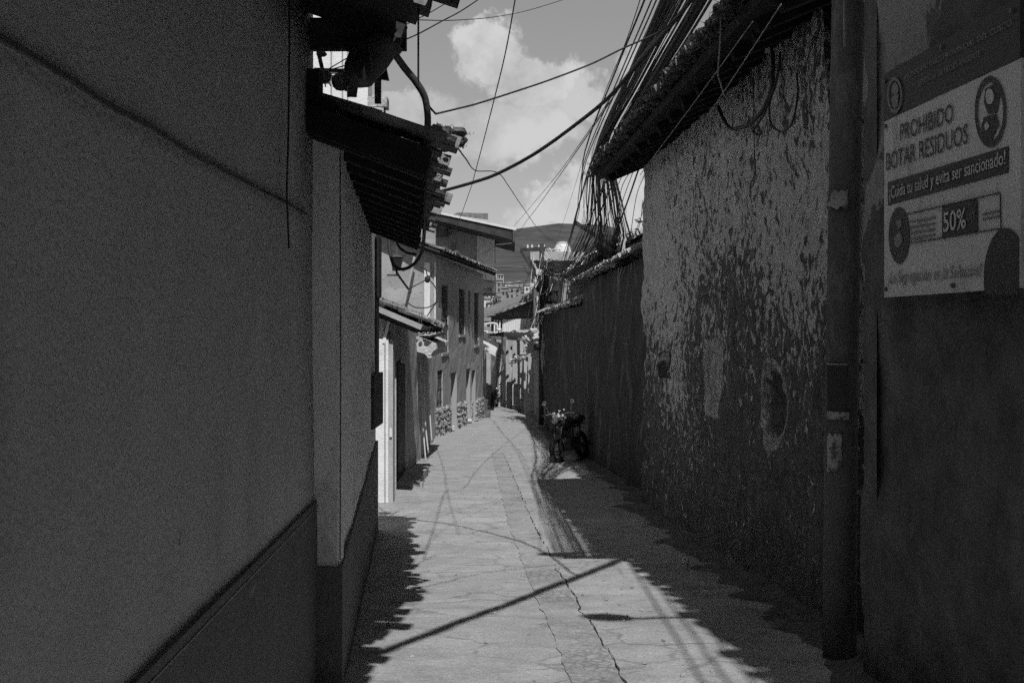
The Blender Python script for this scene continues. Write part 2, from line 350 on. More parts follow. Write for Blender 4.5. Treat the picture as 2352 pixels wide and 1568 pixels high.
def tiles(mb, e0, e1, up, L, sp=.21, tl=.38, r=.085, jit=.02, seed=0, skip=.0):
    """barrel tiles: channels and covers from eave e0-e1 up the slope"""
    rd = random.Random(seed); e0, e1, up = Vector(e0), Vector(e1), Vector(up).normalized()
    al = (e1-e0); n = max(1, int(al.length/sp)); al.normalize(); nr = al.cross(up)
    if nr.z < 0: nr = -nr
    rows = max(1, int(math.ceil(L/tl)))
    for i in range(n):
        for kind in (0, 1):
            base = e0+al*(sp*(i+.25+.5*kind))
            oj = rd.gauss(0, .05)
            for j in range(rows):
                if rd.random() < skip: continue
                s0 = j*tl-.04+(oj if j == 0 else 0)+rd.uniform(-.015, .015); s1 = min((j+1)*tl+.03, L)
                dx = rd.uniform(-jit, jit); lift = rd.uniform(0, .012)
                ra, rb = (r, r*.82) if kind else (r*.82, r)
                vs = []
                for (s, rr, hh) in ((s0, ra, .02), (s1, rb, 0)):
                    c = base+al*dx+up*s+nr*(hh+lift+(.0 if kind else .045))
                    row = []
                    for k in range(6):
                        a = math.pi*k/5
                        row.append((c, math.cos(a)*rr, (math.sin(a)*rr*.9) if kind else (-math.sin(a)*rr*.6)))
                    vs.append(row)
                out = [[mb.V(c+al*x+nr*(y+.03)) for (c, x, y) in row] for row in vs]
                inn = [[mb.V(c+al*x*.82+nr*(y*.82+.03)) for (c, x, y) in row] for row in vs]
                for k in range(5):
                    mb.f.append([out[0][k], out[0][k+1], out[1][k+1], out[1][k]])
                    mb.f.append([out[0][k], out[0][k+1], inn[0][k+1], inn[0][k]])

def deck(mb, e0, e1, up, L, th=.04):
    e0, e1, up = Vector(e0), Vector(e1), Vector(up).normalized()
    nr = (e1-e0).normalized().cross(up)
    if nr.z < 0: nr = -nr
    mb.hexa([e0-nr*th, e1-nr*th, e1+up*L-nr*th, e0+up*L-nr*th], [e0, e1, e1+up*L, e0+up*L])

def moss(mb, a, b, n, hgt=.1, spread=.06, seed=0, blades=7):
    rd = random.Random(seed); a, b = Vector(a), Vector(b)
    for _ in range(n):
        c = a.lerp(b, rd.random())+Vector((rd.gauss(0, spread), rd.gauss(0, spread), rd.gauss(0, spread*.4)))
        q = rd.uniform(.3, 1)
        if rd.random() < .5: mb.blob(c, (q*.05, q*.06, q*.035), 6, 4, .5, 3, rd.random()*50)
        for _ in range(blades):
            d = Vector((rd.gauss(0, .5), rd.gauss(0, .5), rd.uniform(.1, 1))).normalized()*hgt*q*rd.uniform(.4, 1.2)
            s = Vector((rd.gauss(0, 1), rd.gauss(0, 1), 0)).normalized()*.006
            o = c+Vector((rd.gauss(0, .02), rd.gauss(0, .02), 0))
            mb.face(o-s, o+s, o+d)

def droop(mb, a, b, n, hgt, seed):
    rd = random.Random(seed); a, b = Vector(a), Vector(b)
    for _ in range(n):
        t = rd.random(); q = max(.15, .5+1.2*noise.noise(Vector((t*26, seed, 0)))); o = a.lerp(b, t)+Vector((rd.gauss(0, .03), 0, rd.gauss(0, .03)))
        d = Vector((rd.gauss(-.35, .4), rd.gauss(0, .5), rd.uniform(-1.0, .45))).normalized()*hgt*q*rd.uniform(.3, 1.3); s = Vector((rd.gauss(0, 1), rd.gauss(0, 1), rd.gauss(0, .4))).normalized()*rd.uniform(.004, .013)
        mb.face(o-s, o+s, o+d*.6+s*.6+Vector((0, 0, -.01)), o+d)

def rubble(mb, a, b, n, size=.12, seed=0, spread=.06):
    rd = random.Random(seed); a, b = Vector(a), Vector(b)
    for k in range(n):
        c = a.lerp(b, (k+rd.random())/n)+Vector((rd.gauss(0, spread), rd.gauss(0, spread), rd.uniform(-.3, .4)*size))
        q = size*rd.uniform(.4, 1.1)
        mb.blob(c, (q, q*rd.uniform(.7, 1.3), q*rd.uniform(.4, .8)), 7, 5, .7, 2.5, rd.random()*90)

def spline(pts, n=8):
    pts = [Vector(p) for p in pts]
    if len(pts) < 3: return [pts[0].lerp(pts[-1], k/n) for k in range(n+1)]
    q = [pts[0]*2-pts[1]]+pts+[pts[-1]*2-pts[-2]]; out = []
    for i in range(1, len(q)-2):
        a, b, c, d = q[i-1:i+3]
        for k in range(n):
            t = k/n
            out.append(.5*((2*b)+(c-a)*t+(2*a-5*b+4*c-d)*t*t+(3*b-a-3*c+d)*t**3))
    out.append(pts[-1]); return out
def cable(pts, r, label, group=None, m='rubber', cat='cable', name='cable', n=8, sides=5):
    mb = MB(); mb.tube(spline(pts, n), r, sides)
    return tag(mb.build(name, M[m], smooth=True), label, cat, group)
def sag(a, b, s, n=10):
    a, b = Vector(a), Vector(b)
    return [a.lerp(b, k/n)-Vector((0, 0, s*4*(k/n)*(1-k/n))) for k in range(n+1)]

# ------------------------------------------------------------------ setting: ground, street, hill
ys = [-60, -40, -25, -15]+[-10+k*1.0 for k in range(0, 74)]
xs = [-120, -60, -30, -15, -8, -4, -2, 0, 2, 4, 8, 15, 30, 60, 120]
mb = MB(); g = [[mb.V((x, y, gz(y)-.03)) for x in xs] for y in ys]
for i in range(len(ys)-1):
    for j in range(len(xs)-1): mb.f.append([g[i][j], g[i][j+1], g[i+1][j+1], g[i+1][j]])
struct(mb.build('ground', M['earth']))
YS = [63, 70, 80, 90, 100, 120, 150, 180, 210, 250, 300, 350, 420, 500, 600, 720, 850, 1000, 1150, 1350, 1600, 1900, 2300, 3000]
XS = [-1500+k*60 for k in range(51)]
mb = MB()
def hz(x, y):
    n = noise.fractal(Vector((x*.003, y*.003, 1.7)), 1, 2, 6)
    return gz(y)-.03+n*min(45, max(0, (y-90)*.035))-max(0, (x-150)*.012 if y > 1300 else 0)
g = [[mb.V((x, y, hz(x, y) if y > 63 else gz(y)-.03)) for x in XS] for y in YS]
for i in range(len(YS)-1):
    for j in range(len(XS)-1): mb.f.append([g[i][j], g[i][j+1], g[i+1][j+1], g[i+1][j]])
struct(mb.build('hillside', M['hill'], smooth=True))
# street: flagstones
def rz(x, y):
    return gz(y)+.012*noise.noise(Vector((x*1.3, y*1.1, 0)))+.008*noise.noise(Vector((x*4, y*6, 3)))+(.006*noise.noise(Vector((x*9, y*14, 5))) if 4 < y < 26 else 0)
def sheet(path, offs, zlift, rzf):
    mb = MB(); rows = []
    for (cx, cy) in path: rows.append([mb.V((cx+o, cy, rzf(cx+o, cy)+zlift)) for o in offs])
    for A, B in zip(rows, rows[1:]):
        for k in range(len(A)-1): mb.f.append([A[k], A[k+1], B[k+1], B[k]])
    return mb
ry = []; y = -14
while y < 75: ry.append(y); y += .25 if y < 4.5 else .06 if y < 14 else .1 if y < 25 else .7
mb = sheet([(0, q) for q in ry], [-4.5+.25*k for k in range(12)]+[-1.5+.06*k for k in range(55)]+[1.8+.3*k for k in range(8)], .02, rz)
struct(mb.build('street', M['road'], smooth=True))
dr = [(5.68, .61), (8.6, .43), (11.9, .26), (23.8, -.15), (36, -.55)]
def drx(d):
    if d < 5.68: return .61+(5.68-d)*.06
    for (a, xa), (b, xb) in zip(dr, dr[1:]):
        if d <= b: return xa+(xb-xa)*(d-a)/(b-a)
    return dr[-1][1]
pth = [(drx(q)+.03*noise.noise(Vector((q*2.3, 2, 6)))+.015*noise.noise(Vector((q*7, 2, 9))), q) for q in ry if -4 < q < 26]
mb = sheet([(x-.16+.01*noise.noise(Vector((0, q*2, 9))), q) for x, q in pth], [-.13, -.1, -.05, 0, .05, .1, .15], .027, rz)
struct(mb.build('drain_strip', M['drain'], smooth=True))
mb = MB(); prev = None
q = 2.0
while q < 25:
    w = max(0, .003+.008*noise.noise(Vector((q*1.1, 3, 0)))+.008*noise.noise(Vector((q*7, 5, 0))))
    cx = drx(q)+.03*noise.noise(Vector((q*1.7, 7, 0)))+.022*noise.noise(Vector((q*6, 1, 0)))
    cur = (Vector((cx-w, q, rz(cx, q)+.031)), Vector((cx+w, q, rz(cx, q)+.031)))
    if prev and w > .001: mb.face(prev[0], prev[1], cur[1], cur[0])
    prev = cur if w > .001 else None
    q += .05
struct(mb.build('street_joint', M['crack']))
mb = MB(); rd = random.Random(3)
for _ in range(260):
    d = rd.uniform(4.5, 24); x = rd.uniform(-1.0, 1.5) if rd.random() < .5 else rd.gauss(1.0-.03*d, .25)
    s = rd.uniform(.004, .016)
    mb.blob((x, d, rz(x, d)+.02+s*.4), (s, s*1.2, s*.7), 5, 4, .5, 3, rd.random()*40)
struct(mb.build('gravel', M['stone']), 'stuff')

# dirt strips along the wall feet, with shade put into their dark colour
def dirt_shade_strip(path, w, name, seed, side):
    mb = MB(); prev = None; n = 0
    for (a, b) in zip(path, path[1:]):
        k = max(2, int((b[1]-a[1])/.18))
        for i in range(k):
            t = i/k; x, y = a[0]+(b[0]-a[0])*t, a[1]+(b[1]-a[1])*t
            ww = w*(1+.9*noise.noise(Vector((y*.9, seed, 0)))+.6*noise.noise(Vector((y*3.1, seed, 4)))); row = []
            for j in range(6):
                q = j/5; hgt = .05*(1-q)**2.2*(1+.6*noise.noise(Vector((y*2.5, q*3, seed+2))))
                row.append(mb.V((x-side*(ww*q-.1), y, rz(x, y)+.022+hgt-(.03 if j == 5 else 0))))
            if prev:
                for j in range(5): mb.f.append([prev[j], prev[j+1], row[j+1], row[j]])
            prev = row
    struct(mb.build(name, M['dirt_shade'], smooth=True))
dirt_shade_strip([(2.2, 2.5), (1.95, 6), (2.13, 6.7), (1.79, 14.2), (1.98, 14.4), (1.24, 40)], .5, 'wall_foot_dirt_shade', 3, 1)
dirt_shade_strip([(-.95, 2.5), (-1.02, 5.5), (-.91, 5.6), (-1.52, 11.7)], .1, 'wall_foot_dirt_shade', 8, -1)
# ------------------------------------------------------------------ near left house (smooth plaster, dark plinth)
L1 = Ln(-.918, -.023); L2 = Ln(-.370, -.0985)
h = thing('plastered_house', 'smooth grey plastered house with a dark plinth and a thick cable slanting along its wall', 'house', (-1.2, 3, gz(3)))
mb = MB(); wall_mesh(mb, [(L1.X(-12), -12), (L1.X(5.5), 5.5)], -1, 3.35, (1, 0), .3, res=.5, amp=.012, fr=.8); mb.build('wall', M['smooth'], h, True)
mb = MB(); a, b = L1.p(-12, 0), L1.p(5.5, 0)
mb.hexa([(a.x-.1, a.y, -1), (a.x+.022, a.y, -1), (b.x+.022, b.y+.0, -1), (b.x-.1, b.y, -1)], [(a.x-.1, a.y, .69), (a.x+.022, a.y, .70), (b.x+.022, b.y, .70), (b.x-.1, b.y, .69)])
pl = mb.build('plinth', M['plinth'], h)
mb = MB(); mb.hexa([(a.x, a.y, .66), (a.x+.026, a.y, .66), (b.x+.026, b.y-.03, .66), (b.x, b.y-.03, .66)], [(a.x, a.y, .664), (a.x+.026, a.y, .664), (b.x+.026, b.y-.03, .664), (b.x, b.y-.03, .664)])
mb.build('scored_line', M['facade'], pl)
up = Vector((-1, 0, .36))
mb = MB(); tiles(mb, (-.41, -12, 3.13), (-.41, 5.12, 3.13), up, 2.6, seed=1); tiles(mb, (-.53, 5.12, 3.17), (-.53, 5.45, 3.17), up, 2.4, seed=2, r=.1)
rf = mb.build('roof', M['tile_dark'], h)
mb = MB(); deck(mb, (-.46, -12, 3.13), (-.46, 5.14, 3.13), up, 2.6); deck(mb, (-.58, 5.14, 3.17), (-.58, 5.45, 3.17), up, 2.4); mb.build('eave_boards', M['boards'], rf)
for k in range(24):
    y = 5.3-k*.7; mb = MB(); mb.beam((-.55, y, 3.09), (-1.4, y, 3.09+.36*.85), .08, .1); mb.build('rafter', M['wood'], h)
mb = MB(); mb.beam((-.55, 5.44, 3.13), (-1.25, 5.44, 3.13), .06, .16); mb.build('verge_beam', M['wood'], h)
mb = MB(); moss(mb, (-.45, 4.4, 3.26), (-.5, 5.4, 3.25), 12, .05, .03, 1); struct(mb.build('moss', M['moss'], rf), 'stuff')
hw = bpy.data.objects['plastered_house']
for pts in ([(412, 1222), (410, 1238), (411, 1252)],):
    mb = MB(); mb.tube([L1.at(x, y, .002) for x, y in pts], .0025, 4); mb.build('crack', M['crack'], hw)
# cables clipped to that wall
for k, (dy, r_) in enumerate(((0, .0075), (8, .005))):
    pts = [L1.at(x, y+dy*(1-.75*x/700), .012+.004*k) for x, y in ((-40, 72), (60, 128), (150, 183), (240, 242), (330, 288), (420, 346), (510, 393), (600, 440), (652, 466), (700, 493))]
    cable(pts, r_, ['thick dark cable sloping down across the smooth grey wall', 'thinner cable clinging just under the thick one on the smooth grey wall'][k], 'cables fixed to the smooth grey wall', 'wire')
cable([L1.at(x, y, .03) for x, y in ((648, -60), (649, 60), (648, 200), (646, 330), (643, 430), (645, 500), (648, 570))], .0045, 'thin wire hanging straight down the smooth grey wall', 'cables fixed to the smooth grey wall', 'rubber')
cable([L1.at(x, y, .02) for x, y in ((640, -30), (660, 8), (690, 40), (716, 62))], .007, 'short dark cable dropping diagonally under the top left eave', 'cables fixed to the smooth grey wall', 'wire')

# ------------------------------------------------------------------ second left house, stepping forward, low eave
h = thing('low_eaved_house', 'pale plastered house with a low dark tiled eave reaching over the lane', 'house', (-1.3, 8, gz(8)))
mb = MB(); wall_mesh(mb, [(-1.25, 5.485), (L2.X(5.5)-.004, 5.485)], -1.2, 2.74, (0, -1), .2, res=.4); wall_mesh(mb, [(L2.X(5.5), 5.5), (L2.X(11.7), 11.7)], -1.2, 2.74, (1, 0), .3, res=.4, amp=.012, fr=.9, seed=2)
mb.build('wall', M['smooth2'], h)
mb = MB()
def pl_strip(p, q, z0, z1, o, n): mb.hexa([(p[0]-n[0]*.05, p[1]-n[1]*.05, z0), (p[0]+n[0]*o, p[1]+n[1]*o, z0), (q[0]+n[0]*o, q[1]+n[1]*o, z0), (q[0]-n[0]*.05, q[1]-n[1]*.05, z0)], [(p[0]-n[0]*.05, p[1]-n[1]*.05, z1), (p[0]+n[0]*o, p[1]+n[1]*o, z1), (q[0]+n[0]*o, q[1]+n[1]*o, z1), (q[0]-n[0]*.05, q[1]-n[1]*.05, z1)])
pl_strip((-1.25, 5.485), (L2.X(5.5)+.02, 5.485), -1.2, .355, .02, (0, -1)); pl_strip((L2.X(5.5), 5.47), (L2.X(11.7), 11.7), -1.2, .352, .024, (1, 0))
mb.build('plinth', M['plinth'], h)
e0, e1 = Vector((-.395, 5.34, 2.51)), Vector((-.885, 10.35, 2.51)); al = (e1-e0).normalized()
up = Vector((-al.y, al.x, 0)); up = Vector((up.x, up.y, .36)).normalized()
mb = MB(); tiles(mb, e0, e1, up, 2.4, seed=5, jit=.04, skip=.03); rf = mb.build('roof', M['tile_dark'], h)
mb = MB(); deck(mb, e0-up*-.02, e1-up*-.02, up, 2.4, .05); mb.build('eave_boards', M['shade_wood'], rf)
mb = MB(); moss(mb, e0+Vector((0, 0, .1)), e1+Vector((0, 0, .1)), 80, .07, .035, 3); moss(mb, P(1035, 300, 5.6), P(1040, 335, 6.2), 26, .06, .03, 4)
struct(mb.build('moss', M['moss'], rf), 'stuff')
for k in range(13):
    t = .02+k*.079; q = e0.lerp(e1, t)+Vector((0, 0, -.1)); mb = MB(); mb.beam(q+up*.05, q+up*.95, .085, .1); mb.build('rafter', M['shade_wood'], h)
mb = MB(); mb.beam(e0+Vector((-.03, .03, -.07)), e0+up*1.3+Vector((0, .03, -.07)), .05, .13); mb.build('verge_board', M['shade_wood'], h); mb = MB(); mb.beam(e1+Vector((-.03, -.02, -.07)), e1+up*1.0+Vector((0, -.02, -.07)), .05, .13); mb.build('verge_board', M['shade_wood'], h)
mb = MB(); mb.box(-1.6, -.98, 5.30, 5.42, 2.66, 2.92); mb.beam((-.92, 5.36, 2.70), (-1.1, 5.36, 2.76), .1, .12); mb.build('roof_beam_end', M['shade_wood'], h)
mb = MB()
for x, z, s in ((-.99, 2.93, .04), (-.9, 2.9, .05), (-.86, 2.88, .035)): mb.blob((x, 5.5, z), (s, .06, s), 8, 6, .2)
mb.build('ridge_tile', M['tile_dark'], rf)
mb = MB(); mb.box(L2.X(10.4)-.05, L2.X(10.4)+.05, 10.2, 10.9, .62, 1.15); w = mb.build('meter_box', M['door'], h)
mb = MB(); mb.tube([L2.p(10.35, 1.15)+Vector((.04, 0, 0)), L2.p(10.35, 2.5)+Vector((.04, 0, 0))], .012); mb.build('conduit', M['metal'], w)
mb = MB(); q = L2.p(11.55, 0); mb.box(q.x-.1, q.x+.045, 11.5, 11.72, 1.95, 2.62); mb.box(q.x-.1, q.x+.02, 11.52, 11.7, 1.0, 1.95); mb.build('corner_post', M['shade_wood'], h)
mb = MB(); mb.tube([L2.at(779, 300, .005), L2.at(779, 900, .008), L2.at(779, 1285, .005)], .0035, 4); mb.build('wire', M['wire'], h)

# street lamp with bent arm above that eave
lp = thing('street_lamp', 'large dark street lamp head on a bent pipe over the low tiled eave', 'street lamp', tuple(P(984, 290, 5.5)))
mb = MB(); mb.tube(spline([P(982, 300, 5.6), P(982, 262, 5.5), P(975, 222, 5.45), P(955, 188, 5.4), P(930, 157, 5.35), P(905, 122, 5.3)]), .019, 8); mb.build('arm', M['metal'], lp, True)
mb = MB(); a, b = P(918, 118, 5.28), P(838, 20, 5.3)
mb.tube([P(914, 124, 5.27), P(880, 84, 5.27)], .032, 10); mb.build('collar', M['metal'], lp, True)
mb = MB(); head = [P(888, 92, 5.27), P(872, 106, 5.25), P(850, 130, 5.2), P(832, 158, 5.15), P(822, 184, 5.12), P(818, 196, 5.11)]
for i, r_ in enumerate((.055, .095, .105, .09, .07, .04)): pass
rr = [.05, .095, .105, .092, .075, .03]
rings = []
for i, p in enumerate(head):
    t = (head[min(i+1, 5)]-head[max(i-1, 0)]).normalized(); u = t.cross(Vector((0, 1, 0))).normalized(); w_ = t.cross(u)
    rings.append([mb.V(p+u*rr[i]*math.cos(k*math.pi/8)+w_*rr[i]*.7*math.sin(k*math.pi/8)) for k in range(16)])
for A, B in zip(rings, rings[1:]):
    for k in range(16): mb.f.append([A[k], A[(k+1) % 16], B[(k+1) % 16], B[k]])
mb.f.append(rings[0]); mb.f.append(rings[-1]); mb.build('lamp_head', M['metal'], lp, True)
mb = MB(); mb.blob(P(833, 152, 5.09), (.052, .03, .07), 14, 10, 0); mb.build('lens', M['glass'], lp, True)
mb = MB(); mb.beam(P(812, 180, 5.15), P(808, 215, 5.4), .05, .04); mb.beam(P(868, 178, 5.3), P(868, 232, 5.6), .035, .035); mb.build('bracket', M['metal'], lp)
mb = MB(); mb.prism([P(882, 128, 5.5), P(886, 150, 5.5), P(893, 184, 5.5), P(862, 178, 5.5), P(860, 140, 5.5)], (0, .03, 0)); mb.build('back_plate', M['wood'], lp)
s_ = thing('pipe_bracket', 'dark iron bracket pipes in the gap between the two left eaves', 'bracket', tuple(P(724, 160, 5.6)))
mb = MB(); mb.tube([P(716, 80, 5.6), P(760, 97, 5.5), P(822, 122, 5.3)], .014, 7); mb.build('stay', M['metal'], s_, True)
mb = MB(); mb.tube([P(722, 88, 5.6), P(731, 118, 5.6), P(742, 168, 5.6), P(736, 185, 5.7)], .012, 6); mb.build('upright', M['metal'], s_, True)
mb = MB(); mb.tube([P(722, 160, 5.6), P(812, 164, 5.6)], .01, 6); mb.build('rail', M['metal'], s_, True)
mb = MB()
for p in (((744, 165), (812, 125)), ((744, 165), (812, 145)), ((795, 165), (808, 125)), ((742, 168), (735, 200)), ((742, 168), (748, 200)), ((742, 168), (760, 198)), ((780, 165), (765, 200)), ((737, 70), (730, 92)), ((740, 92), (735, 125))):
    mb.tube([P(*p[0], 5.6), P(*p[1], 5.6)], .0035, 4)
mb.build('tie_wire', M['wire'], s_)
mb = MB(); mb.blob(P(739, 125, 5.6), (.03, .02, .015), 8, 6, .3); mb.build('clamp', M['metal'], s_)
# hanging conduits along the eave and the loop at its end
cable([P(982, 285, 5.65), P(978, 330, 6.2), P(975, 400, 7.4), P(975, 470, 8.6), P(974, 540, 9.6), P(968, 580, 10.1), P(950, 607, 10.3), P(925, 618, 10.4), P(905, 608, 10.5), P(896, 580, 10.6), P(893, 545, 10.7)], .017, 'thick black conduit hanging along the low left eave and ending in a drooping loop', 'conduits at the low left eave', n=10, sides=7)
cable([P(908, 548, 10.5), P(916, 566, 10.4), P(934, 580, 10.35), P(955, 584, 10.3)], .013, 'short black conduit curving under the far end of the low left eave', 'conduits at the low left eave', sides=7)
cable([P(952, 330, 6.0), P(948, 380, 6.8), P(950, 450, 8.2), P(952, 520, 9.4), P(958, 548, 9.8)], .008, 'thin grey conduit running beneath the low left eave beside the thick one', 'conduits at the low left eave', 'wire')
cable([P(912, 612, 10.45), P(913, 628, 10.5), P(938, 664, 11.2)], .012, 'black cable slanting from the drooping loop to a small standoff', 'conduits at the low left eave')
ln = thing('wall_lantern', 'small tapered wall lantern hanging beside the drooping black conduit', 'lantern', tuple(P(912, 622, 10.8)))
mb = MB(); t0, t1 = P(912, 592, 10.8), P(910, 622, 10.8)
def frus(c0, r0, c1, r1):
    mb.hexa([(c1.x-r1, c1.y-r1, c1.z), (c1.x+r1, c1.y-r1, c1.z), (c1.x+r1, c1.y+r1, c1.z), (c1.x-r1, c1.y+r1, c1.z)], [(c0.x-r0, c0.y-r0, c0.z), (c0.x+r0, c0.y-r0, c0.z), (c0.x+r0, c0.y+r0, c0.z), (c0.x-r0, c0.y+r0, c0.z)])
frus(t0, .062, t1, .035); mb.build('glass_body', M['glass'], ln)
mb = MB(); frus(P(912, 585, 10.8), .02, P(912, 591, 10.8), .07); mb.tube([P(912, 586, 10.8), P(911, 566, 10.9)], .008); mb.build('cap', M['metal'], ln)
mb = MB(); mb.tube([P(910, 622, 10.8), P(912, 632, 10.9), P(890, 632, 11.5)], .009); mb.build('bracket_arm', M['metal'], ln)

# white upper house glimpsed behind
h = thing('white_upper_house', 'white walled upper storey seen in the gap above the low left eave', 'house', (-2.6, 15, gz(15)))
mb = MB(); mb.box(-6, -1.93, 14, 14.4, -1.2, 6.2); mb.build('wall', M['white'], h)
mb = MB()
for x in (-2.42, -2.27, -2.2): mb.box(x-.008, x+.008, 13.97, 14.02, 3.2, 6.2)
mb.build('wall_seam', M['concrete_l'], h)
mb = MB(); mb.box(-6, -1.85, 13.9, 14.5, 6.2, 6.35); mb.build('roof', M['concrete_l'], h)
mb = MB(); mb.box(-3, -2.02, 13.9, 13.95, 5.0, 5.06); mb.build('balcony_rail', M['metal'], h)
mb = MB()
for r_ in range(4):
    for c_ in range(3):
        if r_ == 3 and c_ == 0: continue
        x = -.915+c_*.058+(.02 if r_ % 2 else 0); mb.box(x, x+.055, 6.05, 6.16, 2.70+r_*.062, 2.758+r_*.062)
tag(mb.build('brick_pile', M['rubble']), 'small heap of broken bricks lying on the low left roof under the street lamp', 'bricks')

# ------------------------------------------------------------------ mid left house: white pillar, pent roof
h = thing('pent_roofed_house', 'weathered house with a sunlit white end pillar and a small pent roof', 'house', (-1.9, 17, gz(17)))
mb = MB(); wall_mesh(mb, [(-1.9, 16.5), (-2.02, 22.4)], -2.0, 1.95, (1, 0), .3, res=.4, amp=.03, seed=4); wall_mesh(mb, [(-1.65, 14.9), (-1.9, 16.5)], -2, 1.9, (1, 0), .2, res=.5)
mb.build('wall', M['midwall'], h)
mb = MB(); wall_mesh(mb, [(-3.2, 14.5), (-1.715, 14.5)], -1.6, 1.46, (0, -1), .5, res=.22, amp=.02, fr=2, seed=5); mb.build('end_pillar', M['white'], h)
mb = MB(); mb.box(-1.713, -1.655, 14.53, 14.75, -1.2, 1.44); mb.build('pillar_edge', M['midwall'], h)
mb = MB(); mb.box(-1.765, -1.755, 14.455, 14.5, -.8, 1.4); mb.build('groove_strip', M['concrete_l'], h)
mb = MB(); mb.box(-3, -1.79, 14.6, 14.9, 1.4, 1.95); mb.beam((-1.78, 14.5, 1.4), (-1.70, 14.5, 1.75), .03, .04); mb.build('pillar_top', M['white'], h)
e0, e1 = Vector((-1.22, 14.25, 1.65)), Vector((-1.38, 19.6, 1.62)); up = Vector((-1, -.02, .42)).normalized()
mb = MB(); deck(mb, e0, e1, up, 1.4, .07); mb.build('pent_roof', M['concrete_l'], h)
mb = MB(); tiles(mb, e0+Vector((0, .25, .0)), e1, up, 1.35, seed=9); rf = mb.build('roof_tiles', M['tile'], h)
for k in range(7):
    mb = MB(); mb.beam(Vector((-1.3, 14.5+k*.8, 1.57)), Vector((-1.98, 14.5+k*.8, 1.855)), .07, .08); mb.build('rafter', M['wood'], h)
mb = MB(); mb.tube([(-1.27, 14.3, 1.68), (-1.27, 14.3, 1.82)], .006, 4); mb.tube([(-1.24, 14.3, 1.68), (-1.235, 14.3, 1.83)], .006, 4); mb.build('tie_wire', M['wire'], h)
d_ = MB(); d_.box(-1.93, -1.87, 17.2, 18.3, gz(17.7), 1.0); d_.build('door', M['door'], h)
mb = MB(); mb.box(-1.95, -1.42, 16.55, 16.75, gz(16.6)-.1, gz(16.6)+.1); mb.box(-1.95, -1.52, 16.75, 19, gz(18)-.3, gz(16.8)+.06); mb.build('doorstep', M['concrete_l'], h)
mb = MB(); mb.box(-1.70, -1.665, 14.5, 14.53, .1, .22); mb.build('bell_plate', M['sheet'], h)

# ------------------------------------------------------------------ broken eaved wall beyond it
h = thing('broken_eaved_wall', 'shaded adobe wall with a broken sunlit mud coping before the two storey house', 'wall', (-2.2, 27, gz(27)))
mb = MB(); wall_mesh(mb, [(-2.03, 22.4), (-2.1, 25), (-2.49, 33.9)], -2.6, 1.2, (1, 0), .3, res=.45, amp=.05, seed=6); mb.build('wall', M['midwall'], h)
mb = MB(); rd = random.Random(5)
poly = []
for (x, y) in ((945, 776), (958, 772), (975, 778), (990, 784), (1002, 790), (1003, 800), (995, 806), (985, 822), (975, 812), (960, 808), (945, 803)): poly.append(P(x, y, 22))
mb.prism(poly, (-.05, 5.0, 0)); mb.build('mud_coping', M['rubble'], h)
mb = MB(); mb.prism([P(944, 763, 22.1), P(1010, 752, 22.1), P(1010, 758, 22.1), P(944, 770, 22.1)], (0, 3, 0)); mb.prism([P(972, 774, 22.3), P(1010, 765, 22.3), P(1010, 769, 22.3), P(972, 780, 22.3)], (0, 2, 0)); mb.build('coping_board', M['tile'], h)
mb = MB(); rubble(mb, P(945, 766, 21.85), P(1012, 760, 21.85), 9, .06, 4, .02); rubble(mb, P(985, 815, 21.9), P(990, 826, 21.9), 3, .07, 8, .02); mb.build('broken_bits', M['rubble'], h)
for pts, lb in (([(966, 830), (966, 880), (971, 970), (978, 1060)], 'a'), ([(974, 870), (976, 960), (984, 1040)], 'b'), ([(985, 880), (988, 960), (992, 1015)], 'c')):
    d0 = 24
    mb = MB(); mb.tube(spline([P(x, y, d0-.9+k*.1) for k, (x, y) in enumerate(pts)]), .018, 6); mb.build('drainpipe', M['sheet'], h, True)

# ------------------------------------------------------------------ two storey house at the bend (left)
FC = Ln(-5.96, .102)
h = thing('two_storey_house', 'two storey house with tall barred windows and a rough stone base', 'house', (-2, 40, gz(40)))
def fu(x): return (FC.d(x)-34)*math.sqrt(1+.102**2)
def fz(x, y): return EYE-(y-HY)/F*FC.d(x)
ups = [(1014, 1030, 657, 810), (1054, 1068, 663, 768), (1075.5, 1080, 668, 722), (1089, 1099, 673, 792)]
los = [(1004, 1017, 850, 937)]
drs = [(1036, 1049, 855, None), (1071, 1081, 846, None), (1084, 1092, 850, None)]
ops = []
for (x0, x1, y0, y1) in ups+los:
    xm = (x0+x1)/2; ops.append((fu(x0), fu(x1), fz(xm, y1), fz(xm, y0)))
for (x0, x1, y0, _) in drs: ops.append((fu(x0), fu(x1), gz(FC.d((x0+x1)/2))-.2, fz((x0+x1)/2, y0)))
mb = MB(); wall_mesh(mb, [(FC.X(34), 34), (FC.X(46), 46)], -3, 4.0, (.995, -.101), .3, ops, res=.4, amp=.03, depth=.28, seed=7); mb.build('wall', M['facade'], h)
mb = MB(); wall_mesh(mb, [(-6.5, 34), (FC.X(34), 34)], -3, 4.9, (0, -1), .3, res=.4, amp=.05, seed=8); mb.build('gable_wall', M['gable'], h)
mb = MB(); mb.box(-2.85, -2.66, 33.9, 33.99, 1.3, 3.75); mb.box(-2.52, -2.48, 33.93, 34.0, .6, 3.75); mb.build('corner_strip', M['sheet'], h)
mb = MB(); mb.tube(spline([P(952, 590, 33.6), P(945, 625, 33.6), P(935, 668, 33.6), P(928, 700, 33.6)]), .05, 6); mb.build('downpipe', M['concrete_l'], h, True)
n2 = Vector((.995, -.101, 0)); t2 = Vector((.102, 1, 0)).normalized(); o2 = Vector((FC.X(34), 34, 0))
def fp(u, z, off=0): return o2+t2*u+n2*off+Vector((0, 0, z))
